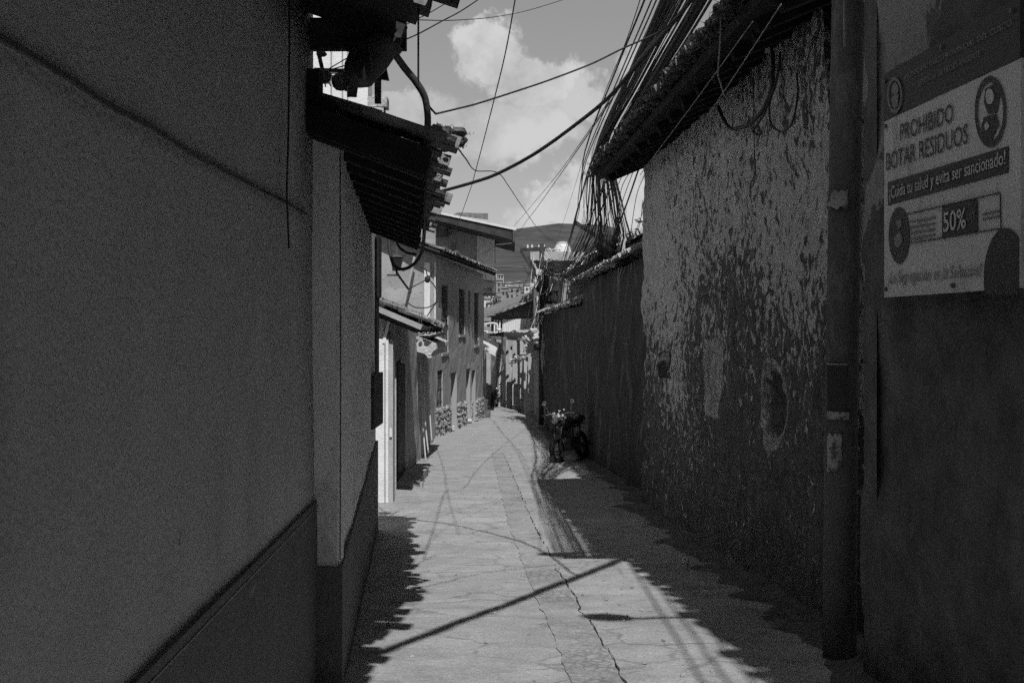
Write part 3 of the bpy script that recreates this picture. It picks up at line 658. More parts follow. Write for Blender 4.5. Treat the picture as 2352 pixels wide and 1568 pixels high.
for k, (u0, u1, z0, z1) in enumerate(ops):
    mb = MB()
    if k >= 5:
        mb.hexa([fp(u0, z0, -.27), fp(u1, z0, -.27), fp(u1, z0, -.22), fp(u0, z0, -.22)], [fp(u0, z1, -.27), fp(u1, z1, -.27), fp(u1, z1, -.22), fp(u0, z1, -.22)])
        dd = mb.build('door', M['door'], h)
        mb = MB(); uc = u1-.1; mb.blob(fp(uc, z0+1.1, -.2), .03, 8, 6, 0); mb.build('handle', M['metal'], dd)
        continue
    mb.hexa([fp(u0, z0, -.25), fp(u1, z0, -.25), fp(u1, z0, -.22), fp(u0, z0, -.22)], [fp(u0, z1, -.25), fp(u1, z1, -.25), fp(u1, z1, -.22), fp(u0, z1, -.22)])
    w = mb.build('window', M['glass'], h)
    mb = MB()
    for a in (u0+.03, u1-.03, (u0+u1)/2): mb.beam(fp(a, z0, -.19), fp(a, z1, -.19), .05, .05)
    for a in (z0+.03, z1-.03, z0+(z1-z0)*.62): mb.beam(fp(u0, a, -.19), fp(u1, a, -.19), .05, .05)
    mb.build('frame', M['wood'], w)
    mb = MB(); nb = max(3, int((u1-u0)/.16))
    for i in range(nb): a = u0+(u1-u0)*(i+.5)/nb; mb.tube([fp(a, z0, -.04), fp(a, z1, -.04)], .012, 4)
    for i in range(3): a = z0+(z1-z0)*(i+.5)/3; mb.tube([fp(u0, a, -.04), fp(u1, a, -.04)], .014, 4)
    mb.build('bars', M['metal'], w)
    mb = MB(); mb.hexa([fp(u0-.08, z0-.1, -.1), fp(u1+.08, z0-.1, -.1), fp(u1+.08, z0-.1, .05), fp(u0-.08, z0-.1, .05)], [fp(u0-.08, z0-.003, -.1), fp(u1+.08, z0-.003, -.1), fp(u1+.08, z0-.003, .05), fp(u0-.08, z0-.003, .05)])
    mb.build('sill', M['concrete_l'], w)
rd = random.Random(12); dz = sorted((o[0]-.08, o[1]+.08) for o in ops[5:])
ed = [0]+[q for o in dz for q in o]+[11.95]
for ua, ub in zip(ed[0::2], ed[1::2]):
    if ub-ua < .15: continue
    mb = MB(); zc = gz(34+(ua+ub)/2)
    mb.hexa([fp(ua, zc-.6, -.02), fp(ub, zc-.6, -.02), fp(ub, zc-.6, .035), fp(ua, zc-.6, .035)], [fp(ua, zc+.92, -.02), fp(ub, zc+.92, -.02), fp(ub, zc+.92, .03), fp(ua, zc+.92, .03)])
    for row in range(6):
        u = ua-rd.uniform(0, .15)
        while u < ub:
            wd = rd.uniform(.14, .5); uc = min(max(u+wd/2, ua+.1), ub-.1); hh_ = rd.uniform(.06, .11)
            z = gz(34+uc)+.02+row*.165+rd.uniform(-.05, .05)
            mb.blob(fp(uc, z, .0), (rd.uniform(.06, .11), min(wd*.5, (ub-ua)*.5), hh_), 9, 6, .75, 1.6, rd.random()*60)
            u += wd*.92
    mb.build('stone_base', M['stone'], h)
e0, e1 = Vector((-2.25, 33.3, 4.06)), Vector((-.62, 46.3, 4.06)); al = (e1-e0).normalized(); up = Vector((-al.y, al.x, .36)).normalized()
mb = MB(); tiles(mb, e0, e1, up, 4, seed=15, sp=.24, tl=.42, r=.095, jit=.03); rf = mb.build('roof', M['tile'], h)
mb = MB(); deck(mb, e0+up*.05, e1+up*.05, up, 4, .06); mb.build('eave_boards', M['boards'], rf)
mb = MB(); moss(mb, e0+Vector((0, 0, .1)), e1+Vector((0, 0, .1)), 60, .12, .06, 8, 5); rubble(mb, e0+Vector((0, 0, .1)), e0.lerp(e1, .25)+Vector((0, 0, .1)), 10, .12, 6); struct(mb.build('moss', M['moss'], rf), 'stuff')
for k in range(18):
    q = e0.lerp(e1, .02+k*.056)+Vector((0, 0, -.1)); mb = MB(); mb.beam(q+up*.08, q+up*1.1, .1, .12); mb.build('rafter', M['wood'], h)
bag = thing('white_bag', 'crumpled white bag lying at the foot of the two storey house', 'bag', tuple(P(1036, 990, 37.2)))
mb = MB(); mb.blob(P(1036, 986, 37.2), (.15, .17, .1), 10, 8, .6, 2.4, 4); mb.build('bag_body', M['sheet'], bag)
mb = MB(); mb.blob(P(1041, 980, 37.15), (.05, .05, .05), 7, 5, .6, 2.4, 9); mb.build('knot', M['sheet'], bag)
st = MB(); st.blob(P(1079, 966, 42), (.1, .1, .08), 8, 6, .5, 2, 3); tag(st.build('white_stone', M['sheet']), 'small white stone beside the door of the two storey house', 'stone')

# upper house behind
h = thing('flat_eaved_house', 'taller house behind the tiled one, with a plain flat eave and sunlit pale wall', 'house', (-3, 50, gz(50)))
mb = MB(); mb.box(-9, -.86, 50, 56, 3.35, 6.6); mb.box(-9, -1.5, 50.05, 56, -3.5, 3.35); mb.build('wall', M['gable'], h)
mb = MB(); mb.box(-1.68, -.9, 49.9, 49.99, 3.9, 6.3); wd = mb.build('wall_panel', M['sheet'], h)
mb = MB(); mb.box(-.93, -.84, 49.86, 50.1, 3.3, 6.35); mb.build('corner_post', M['white'], h)
mb = MB(); mb.box(-1.75, -.86, 49.84, 50.1, 3.55, 3.88); mb.build('ledge', M['concrete_l'], h)
a, b = P(985, 487, 47.2), P(1183, 527, 47.2)
mb = MB(); mb.hexa([a+Vector((-2, 0, .25)), b+Vector((0, 0, -.5)), b+Vector((0, 7, -.5)), a+Vector((-2, 7, .25))], [a+Vector((-2, 0, .45)), b+Vector((0, 0, -.02)), b+Vector((0, 7, -.02)), a+Vector((-2, 7, .45))]); mb.build('roof_slab', M['wood'], h)
mb = MB(); mb.beam(a+Vector((-2, -.03, .48)), b+Vector((.05, -.03, .0)), .1, .1); mb.build('roof_edge', M['sheet'], h)
mb = MB(); mb.tube([P(1180, 530, 47.1), P(1180, 556, 47.1)], .06, 6); mb.beam(P(1140, 562, 47.3), P(1180, 558, 47.3), .05, .05); mb.build('gutter', M['metal'], h)
mb = MB(); mb.box(-4, -3.1, 49.5, 50.2, 6.0, 6.9); mb.build('attic_wall', M['concrete'], h)
mb = MB(); mb.hexa([P(1040, 494, 52), P(1121, 505, 52), P(1121, 505, 55), P(1040, 494, 55)], [P(1050, 488, 52), P(1121, 490, 52), P(1121, 490, 55), P(1050, 488, 55)]); mb.build('rear_roof', M['tile_dark'], h)
mb = MB(); mb.box(-2.9, -2.72, 49.9, 50.05, 5.0, 5.7); mb.build('window', M['glass'], h)

# ------------------------------------------------------------------ right: flaking house
B = Ln(2.44, -.046)
h = thing('flaking_house', 'tall adobe house whose white plaster flakes off above a bare dark foot', 'house', (2, 10, gz(10)))
def u2(d): return (14.2-d)
def btop(u):
    d = 14.2-u/math.sqrt(1+.046**2); return 3.85 if d > 7.15 else max(2.9, 3.85-(7.15-d)*4)
nx, nx2, sx0, sx1 = B.d(1798), B.d(1742), 0, 0
def brelief(u, z):
    d = 14.2-u/math.sqrt(1+.046**2); q = math.hypot(d-8.31, z-1.0); v = .018*noise.noise(Vector((u*6, z*6, 2)))+.009*noise.noise(Vector((u*15, z*12, 5)))
    if q < .30: v -= .14*min(1, (.30-q)/.06)
    return v
mb = MB(); wall_mesh(mb, [(B.X(14.2), 14.2), (B.X(6.6), 6.6)], -1.4, btop, (-1, -.046), .3, [(u2(B.d(1519)), u2(B.d(1540)), 1.0, 1.33)], res=.065, amp=.07, fr=1.2, seed=9, relief=brelief); mb.build('wall', M['peel'], h, True)
mb = MB(); wall_mesh(mb, [(B.X(14.2)+.31, 14.2), (B.X(14.2)+6, 14.6)], -1.4, 5.2, (0, 1), .2, res=1)
mb.build('end_wall', M['adobe'], h)
Be = Ln(1.77, -.046)
e0, e1 = Be.p(14.25, 3.66), Be.p(6.42, 3.66); up = Vector((1, .046, .42)).normalized()
mb = MB(); tiles(mb, e0, e1, up, 3.2, seed=21, jit=.045, skip=.05); rf = mb.build('roof', M['tile_dark'], h)
mb = MB(); deck(mb, e0+up*.04, e1+up*.04, up, 3.2, .06); mb.build('eave_boards', M['shade_wood'], rf)
mb = MB(); moss(mb, e0+Vector((0, 0, .06)), e1+Vector((0, 0, .06)), 520, .09, .05, 11, 7); moss(mb, e1+Vector((.05, 0, .1)), e1+up*1.2+Vector((0, 0, .1)), 160, .07, .05, 12, 6); moss(mb, e0+Vector((0, 0, .05)), e0+up*.6, 50, .09, .05, 14, 6); struct(mb.build('moss', M['moss'], rf), 'stuff')
mb = MB(); droop(mb, e0+Vector((0, 0, .06)), e1+Vector((0, 0, .06)), 900, .13, 61); struct(mb.build('hanging_straw', M['moss'], rf), 'stuff')
mb = MB(); mb.blob(e0.lerp(e1, .80)+Vector((.0, 0, .14)), (.07, .12, .06), 10, 8, .4, 2, 3); mb.blob(e0.lerp(e1, .95)+Vector((.06, 0, .2)), (.07, .1, .1), 10, 8, .4, 2, 6); mb.blob(e0.lerp(e1, .99)+Vector((.2, 0, .3)), (.1, .08, .07), 10, 8, .4, 2, 6); mb.build('loose_tile', M['tile'], rf)
for k in range(20):
    q = e0.lerp(e1, .015+k*.0505)+Vector((0, 0, -.1)); mb = MB(); mb.beam(q+up*(.2+.05*((k*7)%3)), q+up*.95, .09, .11); mb.build('rafter', M['shade_wood'], h)
# cables on that wall
cable([B.at(x, y, -.12) for x, y in ((1812, 118), (1812, 160), (1810, 200), (1795, 240), (1774, 270), (1750, 288), (1736, 292), (1711, 296), (1692, 272), (1680, 245))], .017, 'thick dark conduit curving over the upper flaking wall', 'cables on the flaking wall')
cable([B.at(x, y, -.11) for x, y in ((1866, 168), (1868, 220), (1858, 273), (1845, 296), (1828, 303), (1808, 290), (1800, 265), (1803, 230), (1812, 195))], .008, 'thin cable hanging in a round loop on the upper flaking wall', 'cables on the flaking wall')
cable([B.at(x, y, -.1) for x, y in ((1759, 165), (1760, 260), (1761, 336), (1765, 403))], .0045, 'thin wire hanging straight down the middle of the flaking wall', 'cables on the flaking wall')
cable([B.at(x, y, -.12) for x, y in ((1830, 120), (1826, 160), (1812, 210), (1790, 262), (1765, 300), (1775, 310))], .011, 'dark cable running beside the thick conduit on the flaking wall', 'cables on the flaking wall')
cable([Be.at(x, y, -.02) for x, y in ((1663, 42), (1660, 110), (1656, 168), (1663, 195), (1671, 222))], .006, 'pale bent wire dangling from the mossy right eave', 'cables on the flaking wall', 'wire_l')
for k, (x0, y0, x1, y1) in enumerate(((1752, 50, 1484, 402), (1820, 10, 1600, 330))):
    cable([Be.at(x0, y0, -.06), Be.at((x0+x1)/2, (y0+y1)/2+3, -.06), Be.at(x1, y1, -.06)], .0035, ['thin grey wire slanting before the right soffit to its far corner', 'thin grey wire slanting before the near half of the right soffit'][k], 'wires crossing in front of the right soffit', 'wire_l')
ins = thing('insulator', 'small white insulator hanging below the right eave above the conduit', 'insulator', tuple(B.at(1806, 118, -.12)))
mb = MB(); q = B.at(1806, 112, -.14); mb.tube([q+Vector((0, 0, .05)), q+Vector((0, 0, .02)), q, q-Vector((0, 0, .03))], .012, 8, .02); mb.build('body', M['sheet'], ins, True)
mb = MB(); mb.tube([q+Vector((0, 0, .05)), q+Vector((0, 0, .25))], .004, 4); mb.build('hook', M['metal'], ins)

# ------------------------------------------------------------------ right near wall with the notice
A = Ln(2.34, -.07)
h = thing('dark_adobe_house', 'dark bare adobe house carrying the printed notice, with plaster clinging high on its wall', 'house', (2.1, 3, gz(3)))
mb = MB(); wall_mesh(mb, [(A.X(5.75), 5.75), (A.X(-12), -12)], -1, 5.65, (-1, -.07), .3, res=.12, amp=.06, fr=1.3, seed=19); mb.build('wall', M['remnant'], h, True)  # unseen upper wall raised for the shade it throws on the lane
mb = MB(); wall_mesh(mb, [(A.X(5.75), 5.75), (A.X(5.75)+4, 5.85)], -1, 6.6, (0, 1), .2, res=1); mb.build('end_wall', M['adobe'], h)
e0, e1 = Vector((A.X(5.6)-.04, 5.6, 5.6)), Vector((A.X(-12)-.04, -12, 5.6)); up = Vector((1, .07, .4)).normalized()
mb = MB(); tiles(mb, e0, e1, up, 3.2, seed=31, jit=.03); rf = mb.build('roof', M['tile_dark'], h)
mb = MB(); deck(mb, e0, e1, up, 3.2, .06); mb.build('eave_boards', M['boards'], rf)
for k in range(20):
    q = e0.lerp(e1, .01+k*.05)+Vector((0, 0, -.1)); mb = MB(); mb.beam(q+up*.06, q+up*.9, .09, .11); mb.build('rafter', M['wood'], h)

# the printed notice
SA = Ln(2.34-.10, -.07)
sg = thing('notice_board', 'large printed notice headed PROHIBIDO BOTAR RESIDUOS on the dark adobe wall', 'sign', tuple(SA.at(2180, 683)))
def sp(x, y, off=0):
    q = SA.at(x, y); q = q+Vector((-off, -off*.07, 0)); return q
ux = (SA.p(4, 0)-SA.p(5, 0)).normalized(); nn = Vector((-1, -.07, 0)).normalized(); zb = sp(2031, 683).z; zh = sp(2031, 279).z; zt = sp(2031, 171).z
d0, d1 = SA.d(2031), SA.d(2345)
def srect(dA, dB, z0, z1, off, th, m, name, parent):
    mb = MB(); a, b = SA.p(dA, 0)+nn*off, SA.p(dB, 0)+nn*off
    mb.prism([(a.x, a.y, z0), (b.x, b.y, z0), (b.x, b.y, z1), (a.x, a.y, z1)], nn*-th); return mb.build(name, m, parent)
panel = srect(d0, d1, zb, zh, 0, .02, M['sign_w'], 'white_panel', sg)
head_ = srect(d0, d1, zh+.001, zt, .004, .024, M['sign_d'], 'header_panel', sg)
def spoly(pts, off, m, name, parent):
    mb = MB(); mb.prism([sp(x, y, off) for x, y in pts], nn*-.002); return mb.build(name, m, parent)
def ell(cx, cy, rx, ry, n=36, a0=0, a1=2*math.pi): return [(cx+rx*math.cos(a0+(a1-a0)*k/n), cy+ry*math.sin(a0+(a1-a0)*k/n)) for k in range(n)]
def sring(cx, cy, rx, ry, k, off, m, name, parent, n=40):
    mb = MB(); o = [sp(x, y, off) for x, y in ell(cx, cy, rx, ry, n)]; i = [sp(x, y, off) for x, y in ell(cx, cy, rx*k, ry*k, n)]
    for q in range(n):
        w = (q+1) % n; mb.face(o[q], o[w], i[w], i[q])
    return mb.build(name, m, parent)
def stext(s, x0, y0, x1, y1, cap, m, parent, off=.006, bold=0, shear=0, name='lettering'):
    cu = bpy.data.curves.new(name, 'FONT'); cu.body = s; cu.size = 1; cu.offset = bold; cu.shear = shear; cu.resolution_u = 3; cu.fill_mode = 'FRONT'
    to = bpy.data.objects.new(name, cu); C.objects.link(to); bpy.context.view_layer.update()
    me = bpy.data.meshes.new_from_object(to); bpy.data.objects.remove(to); bpy.data.curves.remove(cu)
    vx = [v.co.x for v in me.vertices]; x_0, x_1 = min(vx), max(vx); ch = .69
    a, b = sp(x0, y0, off), sp(x1, y1, off); top = sp(x0, y0-cap, off).z-a.z
    loc = Vector((0, 0, 0)); r = parent
    while r is not None: loc += r.location; r = r.parent
    for v in me.vertices:
        t = (v.co.x-x_0)/(x_1-x_0); p = a.lerp(b, t); p.z += v.co.y/ch*top
        v.co = p-loc
    me.materials.append(m); o = bpy.data.objects.new(name, me); C.objects.link(o); o.parent = parent; return o
stext('MUNICIPALIDAD PROVINCIAL DEL CUSCO', 2084, 183, 2330, 58, 12, M['sign_g'], head_, off=.012)
stext('GERENCIA DE MEDIO AMBIENTE', 2113, 199, 2258, 130, 13, M['sign_g'], head_, off=.012)
sring(2060, 219, 17, 42, .8, .012, M['sign_g'], 'crest_ring', head_)
spoly(ell(2060, 205, 8, 14), .010, M['sign_g'], 'crest_shape', head_); spoly([(2052, 222), (2068, 216), (2066, 244), (2059, 252), (2053, 242)], .010, M['sign_g'], 'crest_shield', head_)
stext('PROHIBIDO', 2070, 324, 2192, 279, 38, M['sign_d'], panel, bold=.006)
stext('BOTAR RESIDUOS', 2038, 392, 2226, 329, 39, M['sign_d'], panel, bold=.004)
ban = spoly([(2041, 419), (2318, 336), (2318, 396), (2041, 472)], .004, M['sign_d'], 'banner', panel)
stext('¡Cuida tu salud y evita ser sancionado!', 2047, 457, 2314, 377, 27, M['sign_w'], ban, off=.009, bold=.004)
sring(2277, 257, 36, 82, .82, .005, M['sign_d'], 'emblem_ring', panel)
for pts in ([(2265, 205), (2290, 190), (2300, 215), (2292, 258), (2272, 262), (2262, 235)], [(2262, 270), (2290, 262), (2296, 285), (2280, 322), (2262, 318), (2256, 292)]): spoly(pts, .005, M['sign_d'], 'emblem_shape', panel)
spoly(ell(2277, 222, 9, 18), .008, M['sign_w'], 'emblem_light', panel); spoly([(2264, 288), (2272, 280), (2276, 292), (2268, 300)], .008, M['sign_w'], 'emblem_light', panel)
spoly(ell(2067, 541, 24, 65), .005, M['sign_d'], 'round_emblem', panel)
for pts in ([(2062, 508), (2074, 500), (2074, 520), (2066, 528)], [(2056, 548), (2070, 530), (2077, 552), (2068, 570), (2060, 566)]): spoly(pts, .008, M['sign_g'], 'emblem_shape', panel)
mb = MB()
for (a, b) in (((2084, 492), (2298, 443)), ((2089, 559), (2300, 525)), ((2300, 444), (2302, 525))):
    q0, q1 = sp(*a, .005), sp(*b, .005); mb.beam(q0, q1, .004, .004)
mb.build('box_outline', M['sign_d'], panel)
bx = spoly([(2166, 473), (2240, 456), (2247, 462), (2248, 528), (2242, 533), (2166, 548)], .005, M['sign_d'], 'fine_box', panel)
stext('50%', 2171, 533, 2223, 523, 44, M['sign_w'], bx, off=.009, bold=.012); stext('UIT', 2225, 508, 2245, 503, 18, M['sign_g'], bx, off=.009)
for k in range(4):
    y = 508+k*13; spoly([(2092, y), (2150, y-10), (2150, y-6), (2092, y+4)], .005, M['sign_g'], 'text_line', panel)
for k in range(2):
    y = 490+k*12; spoly([(2258, y), (2298, y-8), (2298, y-4), (2258, y+5)], .005, M['sign_g'], 'text_line', panel)
stext('¡La Segregación es la Solución!', 2042, 651, 2258, 634, 26, M['sign_g'], panel, shear=.25)
el = [(x, min(y, 676)) for x, y in ell(2312, 640, 50, 116, 40) if x < 2344]
spoly(el, .005, M['sign_d'], 'dark_disc', panel)

for d_, z_ in ((d0-.03, zb+.04), (d0-.03, zh-.03), (d0-.03, zt-.04), (d1+.05, zt-.04), ((d0+d1)/2, zt-.03), ((d0+d1)/2-.1, zb+.03)):
    mb = MB(); q = SA.p(d_, z_)+nn*.008; mb.disc(q, nn, .011, .014, 8); mb.build('bolt', M['metal'], sg)
# concrete pole with bills
PX, PY = 1.937, 6.15
pole = thing('concrete_pole', 'tall concrete utility pole with torn bills, between the flaking house and the notice wall', 'utility pole', (PX, PY, gz(PY)))
mb = MB(); mb.tube([(PX-.012, PY, gz(PY)-.3), (PX, PY, 1), (PX+.03, PY, 3), (PX+.07, PY, 5.6), (PX+.085, PY, 6.6)], .098, 20, .085); mb.build('shaft', M['concrete'], pole, True)
mb = MB(); mb.beam((PX-.85, PY-.14, 4.2), (PX+.5, PY-.14, 4.2), .09, .09); mb.build('crossarm', M['wood'], pole)
for x in (-.78, -.62, -.46, -.3, .35):
    mb = MB(); mb.disc((PX+x, PY-.14, 4.3), (0, 0, 1), .035, .1, 10, .02); mb.build('insulator', M['sheet'], pole)
mb = MB(); mb.tube([P(1939, -40, 5.95), P(1939, 40, 5.97), P(1940, 108, 5.99)], .006, 5); mb.build('ground_wire', M['wire_l'], pole)
def bill(x0, x1, y0, y1, label, ragged=True, m='paper', nm='poster', frame=False):
    q = lambda x, y: None
    mb = MB(); n = 8; rows = []
    for j in range(2):
        row = []
        for k in range(n+1):
            x = x0+(x1-x0)*k/n
            # on the round shaft: find angle
            d = PY-.11; X = (x-CX)/F*d; dx = max(-.97, min(.97, (X-PX-.005)/.102)); X = PX+.005+dx*.102; dy = math.sqrt(1-dx*dx)*.102
            y = (y0, y1)[j]+(random.uniform(-6, 6) if ragged else 0)
            row.append((X, PY-dy-.008, EYE-(y-HY)/F*d))
        rows.append(row)
    for k in range(n): mb.prism([rows[0][k], rows[0][k+1], rows[1][k+1], rows[1][k]], (0, -.003, 0))
    return mb
t_ = bill(1904, 1946, 440, 478, ''); tag(t_.build('poster', M['paper']), 'torn paper bill pasted highest on the concrete pole', 'poster', 'bills on the concrete pole')
t_ = bill(1898, 1934, 1000, 1085, ''); tag(t_.build('poster', M['paper']), 'ragged paper bill pasted lowest on the concrete pole', 'poster', 'bills on the concrete pole')
nb = thing('framed_bill', 'dark framed bill with a pale bottom strip on the concrete pole', 'poster', (PX, PY-.16, .9), 'bills on the concrete pole')
t_ = bill(1897, 1945, 838, 945, '', False); t_.build('sheet', M['sign_d'], nb)
t_ = bill(1896, 1950, 946, 964, '', False); t_.build('bottom_strip', M['paper'], nb)
t_ = bill(1897, 1945, 835, 838, '', False); t_.build('top_edge', M['paper'], nb)

# lamps above the frame on the right, whose shadows fall on the street
def arm_lamp(name, root, base, tip, label):
    o = thing(name, label, 'street lamp', tuple(root)); base, tip = Vector(base), Vector(tip)
    k = base.lerp(tip, .62)
    mb = MB(); mb.tube(spline([base, base.lerp(k, .5)+Vector((0, 0, .06)), k]), .024, 8); mb.build('arm', M['metal'], o, True)
    mb = MB(); ax = (tip-k); rings = []
    for t, w, hh in ((0, .03, .03), (.12, .075, .06), (.5, .12, .07), (.85, .1, .05), (1, .03, .02)):
        c = k+ax*t; s = ax.cross(Vector((0, 0, 1))).normalized(); rings.append([mb.V(c+s*w*math.cos(i*math.pi/6)+Vector((0, 0, hh*math.sin(i*math.pi/6)))) for i in range(12)])
    for a, b in zip(rings, rings[1:]):
        for i in range(12): mb.f.append([a[i], a[(i+1) % 12], b[(i+1) % 12], b[i]])
    mb.f.append(rings[0]); mb.f.append(rings[-1]); mb.build('lamp_head', M['metal'], o, True)
    mb = MB(); mb.blob(k+ax*.55+Vector((0, 0, -.05)), (.14, .055, .03), 10, 6, 0); mb.build('lens', M['lens'], o, True)
arm_lamp('street_lamp', (PX, PY, 4.7), (PX, PY-.1, 4.62), (.95, PY-.45, 4.72), 'street lamp arm on the concrete pole reaching out over the lane')
arm_lamp('street_lamp', (2.14, 2.96, 4.9), (2.14, 2.95, 4.85), (1.18, 2.96, 4.95), 'street lamp arm on the notice wall reaching out over the lane')

# ------------------------------------------------------------------ right: yard wall, long roof behind it
CW = Ln(2.4, -.029)
h = thing('yard_wall', 'long dark adobe yard wall with a stepped tile coping', 'wall', (1.7, 25, gz(25)))
mb = MB(); wall_mesh(mb, [(CW.X(14.3), 14.3), (CW.X(40.2), 40.2)], -2.9, lambda u: 2.66 if u < 10.6 else 2.16, (-1, -.03), .4, res=.3, amp=.09, fr=.9, seed=13); mb.build('wall', M['adobe2'], h, True)
mb = MB()
for (da, db, z) in ((14.3, 24.9, 2.66), (24.9, 40.2, 2.16)):
    for s_ in (-1, 1):
        a, b = CW.p(da, z+.03), CW.p(db, z+.03); a.x += .18+s_*.34; b.x += .18+s_*.34
        tiles(mb, a, b, Vector((-s_, 0, .45)), .4, seed=40+s_, sp=.22, tl=.36, jit=.05, skip=.06)
mb.build('tile_coping', M['tile_sunlit'], h)
mb = MB(); rubble(mb, CW.p(25, 2.28), CW.p(40, 2.26), 90, .09, 44, .09); rubble(mb, CW.p(18.6, 2.78), CW.p(24.8, 2.78), 46, .085, 45, .09); struct(mb.build('loose_stones', M['rubble'], h), 'stuff')
mb = MB(); moss(mb, CW.p(15, 2.85)+Vector((.1, 0, 0)), CW.p(24.8, 2.85)+Vector((.1, 0, 0)), 30, .12, .08, 46); moss(mb, CW.p(25, 2.35)+Vector((.1, 0, 0)), CW.p(40, 2.35)+Vector((.1, 0, 0)), 26, .14, .08, 47); struct(mb.build('moss', M['moss'], h), 'stuff')
LR = Ln(2.9, -.029)
h = thing('long_roofed_house', 'long low house behind the right yard wall under a ragged tiled roof', 'house', (3.2, 28, gz(28)))
mb = MB(); wall_mesh(mb, [(LR.X(14.6)+.35, 14.6), (LR.X(39)+.35, 39)], -2.5, 3.45, (-1, -.03), .3, res=.6, amp=.05, seed=15); mb.build('wall', M['adobe'], h)
mb = MB(); wall_mesh(mb, [(LR.X(39)+.35, 39), (LR.X(39)+5, 39.2)], -2.9, 3.45, (0, 1), .2, res=1); mb.build('end_wall', M['adobe'], h)
e0, e1 = LR.p(14.6, 3.22), LR.p(39, 3.45); up = Vector((1, .03, .36)).normalized()
mb = MB(); tiles(mb, e0, e1, up, 3.4, seed=51, sp=.24, tl=.42, r=.1, jit=.05, skip=.04); rf = mb.build('roof', M['tile_sunlit'], h)
mb = MB(); deck(mb, e0+up*.05, e1+up*.05, up, 3.4, .06); mb.build('eave_boards', M['boards'], rf)
mb = MB(); rubble(mb, e0+Vector((.0, 0, .13)), e1+Vector((.0, 0, .13)), 170, .085, 52, .07); struct(mb.build('loose_stones', M['rubble'], rf), 'stuff')
mb = MB(); moss(mb, e0+Vector((.1, 0, .12)), e1+Vector((.1, 0, .12)), 50, .14, .08, 53); struct(mb.build('moss', M['moss'], rf), 'stuff')
h = thing('cross_wall', 'small sunlit adobe cross wall rising behind the stepped yard wall', 'wall', (1.9, 33, gz(33)))
mb = MB(); wall_mesh(mb, [(1.5, 33), (2.34, 33)], -2, 3.12, (0, -1), .3, res=.2, amp=.06, seed=16); mb.build('wall', M['gable'], h)
mb = MB(); rubble(mb, (1.52, 33.1, 3.12), (2.3, 33.1, 3.14), 8, .1, 61, .05); struct(mb.build('loose_stones', M['rubble'], h), 'stuff')

# curved end wall
h = thing('curved_lane_wall', 'streaked wall closing the lane where it bends left', 'wall', (-.3, 57, gz(57)))
dp = [(1.22, 40.4), (1.12, 46), (.75, 52), (-.1, 57), (-1.9, 62.5), (-7, 68)]
mb = MB(); wall_mesh(mb, dp, -3.8, lambda u: 1.35+.35*noise.noise(Vector((u*.35, 4, 0))), (-.9, -.4), .4, res=.45, amp=.16, fr=.6, seed=17); mb.build('wall', M['midwall'], h)
mb = MB()
for (a, b) in zip(dp, dp[1:]): rubble(mb, (a[0]+.1, a[1], 1.35), (b[0]+.1, b[1], 1.35), 14, .16, int(a[1]), .12)
struct(mb.build('loose_stones', M['rubble'], h), 'stuff')
mb = MB()
for (x, y, d, s) in ((1225, 765, 44, .3), (1232, 785, 43.5, .35), (1220, 800, 43.8, .32), (1236, 815, 43, .3), (1212, 780, 45, .28), (1190, 823, 50, .22), (1200, 818, 49, .25), (1178, 830, 51, .2)): mb.blob(P(x, y, d), (s, s, s*.6), 9, 7, .8, 2, x)
mb.build('crumbled_top', M['rubble'], h)
mb = MB()
for k in range(9):
    t = .2+.07*k; x = 1.12-(1.12+1.6)*t; y = 46+15*t; mb.beam((x-.25, y-.25, 1.25), (x+.5, y+.3, 1.4), .09, .09)
mb.build('roof_poles', M['wood'], h)
mb = MB()
for k in range(7):
    x, y = ((1.02, 48), (.85, 50), (.68, 52.5), (.3, 54.5), (-.05, 56.5), (-.6, 58.5), (-1.2, 60.5))[k]; mb.box(x-.28, x+.1, y-.1, y+.1, gz(y)-.2, 1.0)
mb.build('buttress', M['midwall'], h)
h = thing('lit_pent_roof', 'small sunlit slab roof beside the far end of the two storey house', 'roof', tuple(P(1112, 830, 50)))
mb = MB(); mb.hexa([P(1095, 795, 47.5), P(1138, 818, 47.5), P(1146, 797, 54), P(1100, 778, 54)], [P(1095, 785, 47.5), P(1138, 810, 47.5), P(1146, 790, 54), P(1100, 770, 54)]); mb.build('slab', M['sheet'], h)
mb = MB(); mb.beam(P(1105, 800, 48), P(1105, 935, 48), .12, .12); mb.build('post', M['wood'], h)
bl = thing('stone_step', 'dark stone step jutting out past the two storey house', 'step', tuple(P(1120, 950, 47.2)))
mb = MB(); mb.box(-1.5, -.98, 46.4, 47.6, gz(47)-.2, gz(47)+.3); mb.build('lower_step', M['adobe'], bl)
mb = MB(); mb.box(-1.5, -1.1, 47.0, 47.9, gz(47)-.1, gz(47)+.75); mb.build('upper_step', M['adobe'], bl)

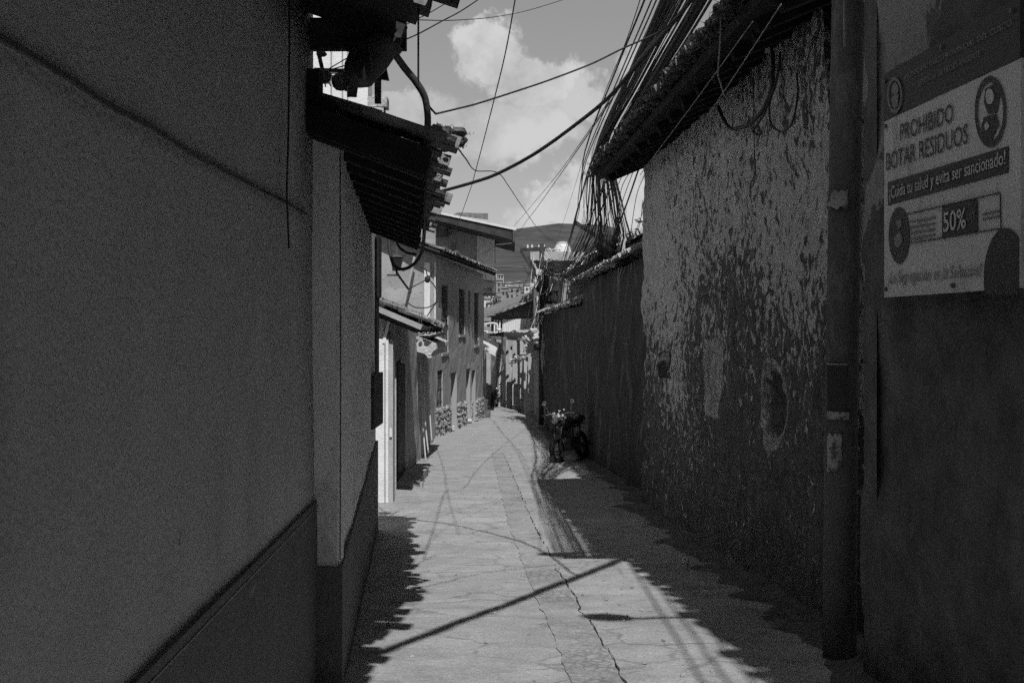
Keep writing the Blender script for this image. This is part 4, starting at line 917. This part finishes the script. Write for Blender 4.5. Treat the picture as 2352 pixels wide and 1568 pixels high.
# ------------------------------------------------------------------ far houses, town, trees
h = thing('garage_house', 'far house with a pale ribbed garage door and a sloping sunlit roof', 'house', (0, 78, gz(78)))
mb = MB(); mb.prism([P(1128, 800, 76), P(1240, 800, 76), P(1240, 688, 76), P(1222, 690, 76), P(1128, 727, 76)], (0, 5, 0)); mb.build('wall', M['concrete'], h)
mb = MB(); mb.prism([P(1154, 776, 75.8), P(1222, 770, 75.8), P(1222, 731, 75.8), P(1154, 734, 75.8)], (0, .15, 0)); dd = mb.build('garage_door', M['sheet'], h)
mb = MB()
for k in range(12): mb.beam(P(1158+k*5.4, 733, 75.75), P(1158+k*5.4, 775, 75.75), .04, .04)
mb.build('ribs', M['sheet'], dd)
mb = MB(); mb.hexa([P(1112, 730, 75), P(1232, 684, 75), P(1232, 684, 82), P(1112, 730, 82)], [P(1112, 722, 75), P(1232, 676, 75), P(1232, 664, 84), P(1112, 708, 84)]); mb.build('roof', M['tile'], h)
mb = MB(); mb.hexa([P(1128, 793, 68), P(1228, 775, 68), P(1236, 754, 75), P(1160, 772, 75)], [P(1128, 788, 68), P(1228, 770, 68), P(1236, 750, 75), P(1160, 768, 75)]); mb.build('porch_roof', M['concrete_l'], h)
mb = MB()
for x in (1136, 1142, 1148): mb.beam(P(x, 735, 75.7), P(x, 790, 75.7), .12, .1)
mb.build('pillars', M['white'], h)
h = thing('flat_roofed_house', 'far house with a flat pale roof slab behind the crowded cable pole', 'house', (2.6, 72, gz(72)))
mb = MB(); mb.box(1.5, 7, 72, 78, -4, 6.25); mb.build('wall', M['concrete'], h)
mb = MB(); mb.box(1.25, 7.2, 71.2, 78, 6.25, 6.85); mb.build('roof_slab', M['concrete_l'], h)
mb = MB(); rubble(mb, (1.3, 71.4, 6.95), (3.2, 71.4, 6.95), 9, .2, 77, .1); struct(mb.build('loose_stones', M['rubble'], h), 'stuff')
mb = MB(); mb.box(1.6, 2.6, 71.93, 72.02, 4.4, 5.7); mb.build('window', M['sheet'], h)
tk = thing('water_tank', 'pale domed water tank on a far roof behind the cables', 'water tank', (3.85, 79.5, 6.5))
mb = MB(); mb.tube([(3.85, 79.5, 6.2), (3.85, 79.5, 7.6), (3.85, 79.5, 7.9), (3.85, 79.5, 8.1)], .75, 16, .45); mb.build('barrel', M['sheet'], tk, True)
mb = MB(); mb.blob((3.85, 79.5, 8.05), (.5, .5, .2), 12, 8, 0); mb.build('lid', M['concrete_l'], tk, True)
h = thing('tank_house', 'plain far house carrying the pale water tank', 'house', (4, 80, gz(80)))
mb = MB(); mb.box(2.8, 12, 78.3, 86, -4, 6.1); mb.build('wall', M['concrete'], h)
mb = MB(); mb.box(2.6, 12, 78.1, 86.2, 6.1, 6.25); mb.build('roof', M['concrete_l'], h)
lmp = thing('white_lamp_arm', 'white curved lamp arm in front of the far garage house', 'street lamp', tuple(P(1120, 765, 62)))
mb = MB(); mb.tube(spline([P(1112, 745, 62), P(1128, 742, 62), P(1140, 744, 62), P(1144, 752, 62)]), .06, 6); mb.build('arm', M['sheet'], lmp, True)
mb = MB(); mb.blob(P(1146, 757, 62), (.16, .16, .1), 8, 6, 0); mb.build('lamp_head', M['sheet'], lmp, True)

rd = random.Random(20); nh = 0
base_house = None
spots = []
for (x, d) in ((1118, 105), (1122, 118), (1133, 128), (1112, 140), (1126, 150), (1140, 160), (1116, 172), (1150, 182), (1130, 190), (1112, 205), (1165, 205), (1145, 218), (1122, 225), (1180, 235), (1158, 245), (1135, 250), (1112, 258), (1195, 262), (1172, 272), (1148, 280), (1124, 290), (1205, 300), (1182, 310), (1160, 318), (1140, 330), (1118, 335), (1215, 340), (1192, 352), (1170, 365), (1150, 380), (1128, 385), (1100, 240), (1092, 300), (1235, 320), (1250, 280), (1275, 330), (1300, 300)):
    spots.append((x, d))
walls = [mat('town_wall_%s' % n, v, .15, .5, 0, 5) for n, v in (('pale', .5), ('mid', .36), ('dull', .22))]
wn = ['pale', 'grey', 'dark']
for i, (x, d) in enumerate(spots):
    X = (x-CX)/F*d; z = gz(d)-.03; w, dp_, hh = rd.uniform(2.2, 4.2), rd.uniform(3, 6), rd.uniform(2.4, 4.6); k = rd.randrange(3)
    hs = thing('town_house', 'tiny %s walled house on the distant slope of crowded houses' % wn[k], 'house', (X, d, z), 'houses on the far slope %s' % wn[k])
    z0 = hz(X, d)
    mb = MB(); mb.box(X-w/2, X+w/2, d, d+dp_, z0-4, z0+hh); mb.build('wall', walls[k], hs)
    mb = MB(); o_ = .3
    mb.prism([(X-w/2-o_, d-o_, z0+hh-.05), (X+w/2+o_, d-o_, z0+hh-.05), (X+w/2+o_, d-o_, z0+hh+.1), (X, d-o_, z0+hh+w*.22), (X-w/2-o_, d-o_, z0+hh+.1)], (0, dp_+2*o_, 0)); mb.build('roof', M['townroof'], hs)
    mb = MB()
    for c_ in range(2):
        for r_ in range(2 if hh > 3.2 else 1):
            mb = MB(); cx = X+(c_-.5)*w*.45; mb.box(cx-.3, cx+.3, d-.04, d+.05, z0+.8+r_*1.7, z0+1.8+r_*1.7); mb.build('window', M['glass'], hs)
rd = random.Random(31)
for i, (x, d) in enumerate(((1146, 150), (1158, 155), (1170, 150), (1184, 158), (1196, 152), (1208, 160), (1220, 154), (1135, 240), (1265, 250), (1235, 245))):
    X = (x-CX)/F*d; z0 = hz(X, d); H = rd.uniform(3.6, 5.2)*(d/150)
    t = thing('tree', 'small dark tree in the row beyond the far garage house' if d < 200 else 'small dark tree standing alone on the distant slope', 'tree', (X, d, z0), 'far row of trees' if d < 200 else 'trees on the distant slope')
    mb = MB(); mb.tube([(X, d, z0-.3), (X+.1, d, z0+H*.5), (X, d, z0+H*.9)], .2, 6, .05)
    for k in range(4): mb.tube([(X, d, z0+H*(.35+.1*k)), (X+rd.uniform(-1, 1)*H*.2, d+rd.uniform(-1, 1)*H*.2, z0+H*(.55+.1*k))], .07, 5, .02)
    mb.build('trunk', M['wood'], t)
    mb = MB()
    cl = [(X+rd.gauss(0, H*.13), d+rd.gauss(0, H*.13), z0+H*rd.uniform(.4, 1.0), rd.uniform(.5, 1)*H*.2) for _ in range(12)]
    for _ in range(420):
        c = rd.choice(cl); p = Vector((rd.gauss(c[0], c[3]*.6), rd.gauss(c[1], c[3]*.6), rd.gauss(c[2], c[3]*.6)))
        s = H*.035; a, b = Vector((rd.gauss(0, s), rd.gauss(0, s), rd.gauss(0, s))), Vector((rd.gauss(0, s), rd.gauss(0, s), rd.gauss(0, s)))
        mb.face(p, p+a, p+a+b, p+b)
    mb.build('crown', M['foliage'], t)

# ------------------------------------------------------------------ poles and cables on the right
p1 = thing('wooden_pole', 'thin pale pole with a tilted crossarm rising behind the yard wall', 'utility pole', (2.13, 20, gz(20)))
mb = MB(); mb.tube([(2.13, 20, gz(20)), (2.13, 20, 3.95)], .075, 10, .065); mb.build('shaft', M['concrete_l'], p1, True)
for (a, b) in (((1320, 510), (1415, 572)), ((1345, 600), (1440, 540)), ((1405, 560), (1440, 590))):
    mb = MB(); mb.beam(P(*a, 20), P(*b, 20), .09, .07); mb.build('crossarm', M['wood'], p1)
mb = MB(); mb.blob(P(1392, 562, 20), (.2, .14, .2), 12, 8, .5, 2, 3); mb.blob(P(1372, 590, 20.3), (.16, .1, .09), 12, 8, .5, 2, 8); mb.build('splice_box', M['rubber'], p1)
p2 = thing('crowded_pole', 'dark far utility pole smothered in tangled cables at the lane bend', 'utility pole', (1.17, 41, gz(41)))
mb = MB(); mb.tube([(1.17, 41, gz(41)-.3), (1.17, 41, 4.95)], .13, 10, .1); mb.build('shaft', M['wood'], p2, True)
mb = MB(); mb.beam(P(1195, 574, 41), P(1255, 570, 41), .12, .12); mb.beam(P(1196, 576, 41), P(1238, 645, 41), .09, .09); mb.beam(P(1212, 590, 41), P(1250, 640, 41), .07, .07); mb.beam(P(1212, 628, 41), P(1262, 615, 41), .1, .1); mb.build('crossarm', M['wood'], p2)
for x in (1212, 1222, 1238, 1250):
    mb = MB(); mb.tube([P(x, 572, 41), P(x, 562, 41)], .05, 7, .03); mb.build('insulator', M['sheet'], p2)
mb = MB()
for x, y, s, t in ((1240, 628, .3, .3), (1222, 655, .16, .14), (1236, 690, .12, .35), (1252, 700, .1, .2), (1250, 640, .28, .2), (1243, 735, .1, .3)): mb.box(*(lambda q: (q.x-s/2, q.x+s/2, 40.7, 40.85, q.z-t/2, q.z+t/2))(P(x, y, 41)))
mb.build('junction_box', M['sheet'], p2)
mb = MB(); mb.blob(P(1262, 668, 40.6), (.36, .25, .5), 12, 8, .6, 2, 5); mb.blob(P(1248, 650, 40.6), (.3, .2, .35), 12, 8, .6, 2, 6); mb.build('coiled_slack', M['rubber'], p2)

rd = random.Random(17)
NB = 58
for k in range(NB):
    r_ = rd.choice((.004, .005, .006, .007, .009, .013))
    ox, oz = rd.gauss(0, .14), rd.gauss(0, .12)
    a = Vector((PX-.58+ox*1.15, PY-.14, 4.24+oz)); sg_ = rd.uniform(.0, .05)
    m1 = Vector((1.29+ox+rd.gauss(0, .012), 10.2, 4.12+oz-sg_)); m2 = Vector((1.25+ox*.9+rd.gauss(0, .02), 14.3, 3.99+oz*.8))
    xx = min(1446, max(1320, 1384+ox*270+rd.gauss(0, 7))); yy = 505+(xx-1320)*.5+oz*60+rd.uniform(-8, 14)
    b = P(xx, yy, 20+rd.uniform(-.3, .3))
    pts = [a, a.lerp(m1, .5)-Vector((0, 0, sg_*.8+rd.uniform(0, .015))), m1, m2, m2.lerp(b, .5)+Vector((rd.gauss(0, .025), 0, -rd.uniform(.0, .07))), b]
    c = P(1262+rd.gauss(0, 6), 620+rd.gauss(0, 14), 39+rd.uniform(-1, 1)); e = P(1240+rd.gauss(0, 6), 640+rd.gauss(0, 22), 41)
    mid = b.lerp(c, .5)-Vector((0, 0, rd.uniform(.25, .75)))+Vector((rd.gauss(0, .06), 0, 0))
    pts += [b.lerp(mid, .5)-Vector((rd.gauss(0, .02), 0, rd.uniform(.02, .14))), mid, c, e]
    cable(pts, r_, 'black cable in the dense bundle sweeping down past the mossy right eave', 'dense cable bundle on the right', rd.choice(('rubber', 'rubber', 'wire')), n=5, sides=5)
for k in range(34):
    x0, y0 = 1244+rd.gauss(0, 16), 600+rd.uniform(-20, 120); x1, y1 = x0+rd.gauss(0, 26), y0+rd.uniform(-30, 80)
    xm, ym = (x0+x1)/2+rd.gauss(0, 18), max(y0, y1)+rd.uniform(0, 40); d = rd.uniform(40, 41)
    cable([P(x0, y0, d), P((x0+xm)/2, (y0+ym)/2+8, d-.2), P(xm, ym, d-.3), P((x1+xm)/2, (y1+ym)/2+6, d-.2), P(x1, y1, d)], rd.choice((.012, .016, .02)) if k % 3 else .01, 'loose drop cable tangled around the crowded far pole' if k % 3 else 'pale loose drop cable tangled around the crowded far pole', 'drop cables at the crowded pole' if k % 3 else 'pale drop cables at the crowded pole', 'rubber' if k % 3 else 'sheet', n=5, sides=4)
for k in range(9):
    x0 = rd.uniform(1372, 1470); x1 = x0-rd.uniform(-15, 60); d = rd.uniform(15.5, 19.5)
    cable([P(x0+30, 380, d-1.5), P(x0, 440+rd.uniform(-10, 30), d), P((x0+x1)/2+rd.gauss(0, 6), 515+rd.uniform(-10, 15), d+.5), P(x1, 585+rd.uniform(-10, 20), d+1)], rd.choice((.006, .009, .013)), 'loose wire hanging between the mossy right eave and the pale pole', 'loose wires under the far right eave corner', n=6, sides=4)
for k, pts in enumerate(([(1480, 430), (1478, 480), (1455, 545)], [(1476, 460), (1468, 520), (1440, 560)], [(1481, 400), (1462, 450), (1448, 540)])):
    cable([P(x, y, 16) for x, y in pts], .006, 'thin wire bowing across the bright gap beside the flaking wall', 'wires in the bright gap beside the flaking wall', n=6, sides=4)
cable([P(1640, -90, 5.6), P(1590, -5, 5.9), P(1540, 60, 6.3), P(1480, 130, 6.8), P(1400, 222, 7.4), P(1320, 288, 8.0), P(1230, 352, 8.6), P(1145, 398, 9.1), P(1090, 418, 9.4), P(1012, 440, 9.7)], .0145, 'thickest black cable crossing the sky from upper right to the left eave', None, n=10, sides=8)
cl = thing('cable_clamp', 'pale clamp holding the thickest cable at the left eave', 'clamp', tuple(P(1008, 441, 9.7)))
mb = MB(); mb.beam(P(1022, 437, 9.68), P(996, 446, 9.72), .035, .03); mb.build('clamp_body', M['wire_l'], cl)
mb = MB(); mb.tube([P(998, 446, 9.72), P(985, 440, 9.8)], .008, 5); mb.build('hook', M['metal'], cl)
CS = 'thin cables crossing the sky'
cable([P(x, y, d) for x, y, d in ((1192, -50, 7.5), (1183, 0, 7.8), (1160, 125, 8.6), (1129, 252, 10), (1093, 390, 13), (1078, 441, 16), (1048, 520, 22), (1015, 584, 30))], .0055, 'black cable dropping steeply through the middle of the sky to the tiled roof', CS)
cable([P(x, y, d) for x, y, d in ((1048, 335, 7.0), (1070, 365, 9), (1093, 392, 12.5), (1143, 397, 13), (1170, 430, 16), (1200, 475, 20), (1245, 535, 28), (1292, 568, 38))], .0065, 'knotted black cable falling from the left eave across the steep one to the far pole', CS)
cable([P(x, y, d) for x, y, d in ((1000, 262, 5.6), (1050, 250, 5.7), (1100, 237, 5.8), (1200, 205, 6), (1270, 181, 6.1), (1358, 147, 6.2), (1432, 111, 6.2), (1509, 76, 6.2), (1550, 45, 6.1), (1620, -30, 6))], .0055, 'wavy black cable rising across the sky from the bent lamp pipe', CS)
cable([P(979, 236, 5.45), P(990, 250, 5.5), P(1001, 262, 5.6)], .006, 'short black stay joining the bent lamp pipe to the wavy cable', CS)
cable([P(961, -20, 5.2), P(961, 80, 5.3), P(961, 195, 5.4)], .0055, 'straight black wire hanging from the top to the bent lamp pipe', CS)
cable([P(x, y, d) for x, y, d in ((900, 104, 5.35), (961, 78, 5.6), (1015, 49, 6), (1060, 25, 6.3), (1120, -15, 6.6))], .004, 'thin wire fanning from the lamp head up to the right', CS)
cable([P(x, y, d) for x, y, d in ((870, 86, 5.5), (930, 58, 5.6), (990, 28, 6), (1050, -8, 6.4))], .003, 'thin wire just above the fanning lamp wire', CS)
cable([P(x, y, d) for x, y, d in ((955, 46, 5.6), (1040, 47, 6.5), (1130, 40, 8), (1210, 25, 9), (1310, -5, 10))], .003, 'thin nearly level wire near the top of the sky', CS)
cable([P(x, y, d) for x, y, d in ((1478, -40, 6.5), (1470, 0, 7), (1432, 111, 9), (1388, 217, 12), (1350, 330, 16), (1316, 441, 24), (1282, 548, 38))], .004, 'thin steep wire right of the clouds', CS)
cable([P(x, y, d) for x, y, d in ((1530, 50, 6.5), (1495, 100, 7.4), (1415, 205, 10), (1358, 293, 14), (1270, 414, 24), (1180, 520, 40))], .006, 'upper of two wires slanting together below the thickest cable', CS)
cable([P(x, y, d) for x, y, d in ((1535, 60, 6.5), (1455, 155, 8), (1355, 303, 13), (1275, 418, 22), (1215, 500, 32), (1165, 550, 40), (1000, 640, 48))], .007, 'lower of two wires slanting together below the thickest cable', CS)
for k, pts in enumerate(([(1100, 608), (1170, 612), (1240, 616)], [(1100, 640), (1160, 652), (1235, 640)], [(1050, 668), (1130, 674), (1238, 660)], [(1110, 602), (1120, 650), (1150, 690)])):
    cable([P(x, y, 46-2.4*i) for i, (x, y) in enumerate(pts)], .018 if k == 0 else .012, ['pale level wire from the tiled eave to the far pole', 'slack wire below the pale one reaching the far pole', 'lowest wire from the house front to the far pole', 'short wire trailing down from the far tiled eave corner'][k], 'wires between the two storey house and the far pole', 'wire_l' if k == 0 else 'rubber', sides=4)
for k, pts in enumerate(([(938, 664), (955, 655), (982, 640), (1000, 615)], [(982, 640), (1000, 660), (1003, 690), (985, 705), (955, 706), (936, 695)], [(965, 612), (978, 620), (982, 640)], [(1005, 690), (985, 720), (975, 735)])):
    cable([P(x, y, 20) for x, y in pts], .011, ['dark service cable before the sunlit gable, rising to the corner', 'slack loop of cable before the sunlit gable', 'short cable tail above the gable connector', 'thin cable running down past the gable corner'][k], 'cables before the sunlit gable', n=8, sides=5)
kn = thing('cable_connector', 'dark knotted connector in the cables before the sunlit gable', 'connector', tuple(P(982, 641, 20)))
mb = MB(); mb.blob(P(982, 641, 20), (.06, .05, .07), 8, 6, .4); mb.build('body', M['rubber'], kn)
# thick cable bundle high over the near lane (its shadow crosses the paving)
cable(sag((PX+.02, PY-.12, 4.6), (-2.6, -1.6, 4.45), .15, 12), .042, 'thick high cable bundle tied to the concrete pole and crossing the near lane overhead', None, n=4, sides=8)
cable(sag((PX+.02, PY-.12, 4.7), (-2.6, -1.9, 4.75), .15, 12), .016, 'thinner high cable crossing the near lane overhead beside the thick bundle', None, n=4, sides=6)
for k in range(3):
    cable(sag((PX-.1+.1*k, PY-.15, 5.2+.1*k), (1.5+.25*k, -10, 5.6), .3, 10), .012, 'high cable running back along the notice wall from the concrete pole', 'high cables along the notice wall', n=4)

# ------------------------------------------------------------------ motorbike
def motorbike(loc, yaw, label, simple=False):
    o = thing('motorbike', label, 'motorbike', (0, 0, 0))
    # built along +x (front), wheels on z=0
    for x, nm in ((.65, 'front_wheel'), (-.62, 'rear_wheel')):
        mb = MB(); mb.torus((x, 0, .3), (0, 1, 0), .245, .06, 28, 8); w = mb.build(nm, M['tyre'], o, True)
        mb = MB(); mb.torus((x, 0, .3), (0, 1, 0), .21, .014, 28, 6); mb.disc((x, 0, .3), (0, 1, 0), .045, .12, 12)
        for k in range(9):
            a = 2*math.pi*k/9; mb.tube([(x, 0, .3), (x+.21*math.cos(a), 0, .3+.21*math.sin(a))], .006, 4)
        mb.build('rim', M['metal'], w)
    mb = MB()
    for s in (-.08, .08): mb.tube([(.65, s, .3), (.52, s, .62), (.42, s, .92)], .022, 7)
    mb.build('fork', M['metal'], o, True)
    mb = MB(); mb.torus((.65, 0, .3), (0, 1, 0), .325, .05, 14, 7, math.radians(20), math.radians(150)); mb.build('front_fender', M['bikepaint'], o, True)
    mb = MB(); mb.torus((-.62, 0, .32), (0, 1, 0), .335, .055, 14, 7, math.radians(60), math.radians(185)); mb.build('rear_fender', M['bikepaint'], o, True)
    mb = MB(); mb.tube([(.4, 0, .86), (.25, 0, .55), (.1, 0, .3), (-.25, 0, .3), (-.62, 0, .3)], .025, 7); mb.tube([(.4, 0, .86), (0, 0, .74), (-.45, 0, .72), (-.8, 0, .78)], .025, 7); mb.tube([(-.3, .05, .32), (-.45, .1, .72)], .02, 6); mb.tube([(-.3, -.05, .32), (-.45, -.1, .72)], .02, 6); mb.build('frame', M['bikeblack'], o, True)
    mb = MB(); mb.box(-.24, .28, -.17, .17, .24, .52)
    for k in range(6): mb.box(-.02, .2, -.13, .13, .5+k*.035, .518+k*.035)
    mb.tube([(.1, 0, .5), (.1, 0, .74)], .07, 10); mb.build('engine', M['metal'], o)
    mb = MB(); mb.blob((.14, 0, .84), (.33, .19, .16), 16, 10, .08); mb.build('fuel_tank', M['bikepaint'], o, True)
    mb = MB(); mb.blob((-.36, 0, .83), (.42, .14, .07), 16, 10, .05); mb.blob((-.66, 0, .9), (.16, .12, .07), 12, 8, .05); mb.build('seat', M['bikeblack'], o, True)
    mb = MB(); mb.tube(spline([(.2, .13, .4), (.1, .17, .26), (-.2, .19, .28), (-.75, .2, .36)]), .035, 8); mb.build('exhaust', M['chrome'], o, True)
    mb = MB(); mb.tube(spline([(.3, -.36, 1.04), (.36, -.2, 1.06), (.4, 0, .98), (.36, .2, 1.06), (.3, .36, 1.04)]), .014, 7); hb = mb.build('handlebar', M['chrome'], o, True)
    for s in (-1, 1):
        mb = MB(); mb.tube([(.3, s*.36, 1.04), (.27, s*.46, 1.03)], .02, 8); mb.build('grip', M['bikeblack'], hb)
        mb = MB(); mb.tube([(.36, s*.24, 1.06), (.36, s*.32, 1.26)], .007, 5); mb.blob((.36, s*.34, 1.3), (.02, .07, .045), 10, 8, 0); mb.build('mirror', M['chrome'], hb, True)
    mb = MB(); mb.blob((.52, 0, .93), (.1, .1, .1), 14, 10, 0); hl = mb.build('headlight', M['bikeblack'], o, True)
    mb = MB(); mb.blob((.59, 0, .93), (.05, .085, .085), 14, 10, 0); mb.build('lens', M['lens'], hl, True)
    mb = MB(); mb.blob((-.84, 0, .86), (.05, .08, .04), 8, 6, 0); mb.build('tail_light', M['lens'], o, True)
    mb = MB(); mb.tube([(0, -.12, .3), (-.08, -.3, .01)], .014, 6); mb.build('kickstand', M['metal'], o)
    mb = MB(); mb.box(-.93, -.91, -.1, .1, .55, .68); mb.build('number_plate', M['wire_l'], o)
    o.location = loc; o.rotation_euler = (math.radians(6), 0, yaw); return o
bk = motorbike((1.29, 22.9, gz(22.9)+.02), math.radians(-118), 'black motorbike leaning by the dark yard wall with stepped coping')
bk2 = copy_tree(bk); bk2.location = (-.95, 57.2, gz(57.2)+.02); bk2.rotation_euler = (0, 0, math.radians(-100)); bk2['label'] = 'dark motorbike parked far off against the curved lane wall'
hb = thing('pale_cluster', 'cluster of small pale blobs at the handlebar of the near motorbike', 'bundle', tuple(P(1284, 960, 22.4)))
mb = MB(); rd = random.Random(9)
for k in range(14): mb.blob(P(1283+rd.gauss(0, 8), 953+rd.gauss(0, 6), 22.3+rd.gauss(0, .05)), rd.uniform(.02, .05), 7, 5, .5, 2, k)  # small pale blobs scattered around one point
mb.build('pale_blobs', M['sheet'], hb)
sb = MB(); sb.blob((1.55, 9.35, gz(9.35)+.05), (.035, .035, .045), 10, 8, .2, 2, 5); tag(sb.build('pale_stone', M['sheet']), 'small pale round stone on the paving at the dark right edge', 'stone')
for k, (x, y, s) in enumerate(((1556, 1310, .05), (1545, 1322, .03))):
    pass

# ------------------------------------------------------------------ camera, light, sky
cam = bpy.data.cameras.new('camera'); co = bpy.data.objects.new('camera', cam); C.objects.link(co)
co.location = (0, 0, EYE); co.rotation_euler = (math.radians(90), 0, 0)
cam.sensor_width = 36; cam.lens = F/2352*36; cam.shift_y = -29/2352; cam.clip_end = 6000; cam.clip_start = .05
bpy.context.scene.camera = co
sd = Vector((.132, -.8, 1)).normalized()
sun = bpy.data.lights.new('sun', 'SUN'); sun.energy = 3.6; sun.angle = math.radians(.55); sun.color = (1, 1, 1)
so = bpy.data.objects.new('sun', sun); C.objects.link(so); so.rotation_euler = sd.to_track_quat('Z', 'Y').to_euler(); so.location = (0, -5, 12)
w = bpy.data.worlds.new('World'); bpy.context.scene.world = w; w.use_nodes = True; t = w.node_tree; N, L = t.nodes, t.links
bg = N['Background']; sk = N.new('ShaderNodeTexSky'); sk.sky_type = 'NISHITA'; sk.sun_disc = False
sk.sun_elevation = math.asin(sd.z); sk.sun_rotation = math.atan2(sd.x, sd.y); sk.altitude = 3400; sk.air_density = 1; sk.dust_density = 1.5
bw = N.new('ShaderNodeRGBToBW'); L.new(sk.outputs[0], bw.inputs[0])
tc = N.new('ShaderNodeTexCoord')
def vdist(c, sc):
    s1 = N.new('ShaderNodeVectorMath'); s1.operation = 'SUBTRACT'; L.new(warp.outputs[0], s1.inputs[0]); s1.inputs[1].default_value = c
    s2 = N.new('ShaderNodeVectorMath'); s2.operation = 'MULTIPLY'; L.new(s1.outputs[0], s2.inputs[0]); s2.inputs[1].default_value = sc
    s3 = N.new('ShaderNodeVectorMath'); s3.operation = 'LENGTH'; L.new(s2.outputs[0], s3.inputs[0]); return s3.outputs['Value']
def mth(op, a, b):
    n = N.new('ShaderNodeMath'); n.operation = op
    for i, q in enumerate((a, b)):
        if hasattr(q, 'links'): L.new(q, n.inputs[i])
        else: n.inputs[i].default_value = q
    return n.outputs[0]
wn_ = N.new('ShaderNodeTexNoise'); wn_.inputs['Scale'].default_value = 19; wn_.inputs['Detail'].default_value = 12; wn_.inputs['Roughness'].default_value = .68; L.new(tc.outputs['Generated'], wn_.inputs['Vector'])
wc = N.new('ShaderNodeVectorMath'); wc.operation = 'SUBTRACT'; L.new(wn_.outputs['Color'], wc.inputs[0]); wc.inputs[1].default_value = (.5, .5, .5)
warp = N.new('ShaderNodeVectorMath'); warp.operation = 'MULTIPLY_ADD'; L.new(wc.outputs[0], warp.inputs[0]); warp.inputs[1].default_value = (.095, .0, .085); L.new(tc.outputs['Generated'], warp.inputs[2])
tot = None
for (x, y, rx, rz_, pw) in ((1120, 118, 85, 62, 1.0), (1230, 185, 110, 55, .9), (1310, 215, 90, 50, .7), (1180, 300, 150, 70, .85), (1060, 300, 90, 70, .6), (1270, 480, 110, 55, 1.0), (1380, 440, 110, 70, .9), (1490, 150, 60, 70, .6), (1470, 480, 60, 80, .9), (900, 250, 90, 30, .7)):
    v = Vector(((x-CX)/F, 1, (HY-y)/F)); ln_ = v.length; v.normalize()
    d_ = vdist(v, (F/(rx*1.18)*ln_, 1, F/(rz_*1.2)*ln_))
    mr = N.new('ShaderNodeMapRange'); mr.interpolation_type = 'SMOOTHSTEP'; L.new(d_, mr.inputs['Value']); mr.inputs['From Min'].default_value = 1.0; mr.inputs['From Max'].default_value = .66; mr.inputs['To Min'].default_value = 0; mr.inputs['To Max'].default_value = pw
    tot = mr.outputs[0] if tot is None else mth('MAXIMUM', tot, mr.outputs[0])
n2_ = N.new('ShaderNodeTexNoise'); n2_.inputs['Scale'].default_value = 13; n2_.inputs['Detail'].default_value = 12; n2_.inputs['Roughness'].default_value = .62; L.new(tc.outputs['Generated'], n2_.inputs['Vector'])
shade = N.new('ShaderNodeMapRange'); L.new(n2_.outputs['Fac'], shade.inputs['Value']); shade.inputs['From Min'].default_value = .38; shade.inputs['From Max'].default_value = .6; shade.inputs['To Min'].default_value = .35; shade.inputs['To Max'].default_value = 1.1
cloud = mth('MULTIPLY', tot, shade.outputs[0])
SKYV, CLOUDV = 1.0, 3.2
sky_v = mth('MULTIPLY', mth('POWER', bw.outputs[0], .52), 1.46)
mix = N.new('ShaderNodeMix'); mix.data_type = 'FLOAT'; L.new(cloud, mix.inputs[0]); L.new(sky_v, mix.inputs[2]); mix.inputs[3].default_value = CLOUDV*1.42
L.new(mix.outputs[0], bg.inputs['Color']); bg.inputs['Strength'].default_value = .11
sc = bpy.context.scene
sc.view_settings.view_transform = 'Standard'; sc.view_settings.look = 'None'; sc.view_settings.exposure = .35; sc.view_settings.gamma = 1
sc.cycles.use_denoising = False
sc.cycles.use_adaptive_sampling = True; sc.cycles.adaptive_threshold = .05; sc.cycles.adaptive_min_samples = 16
sc.cycles.max_bounces = 6
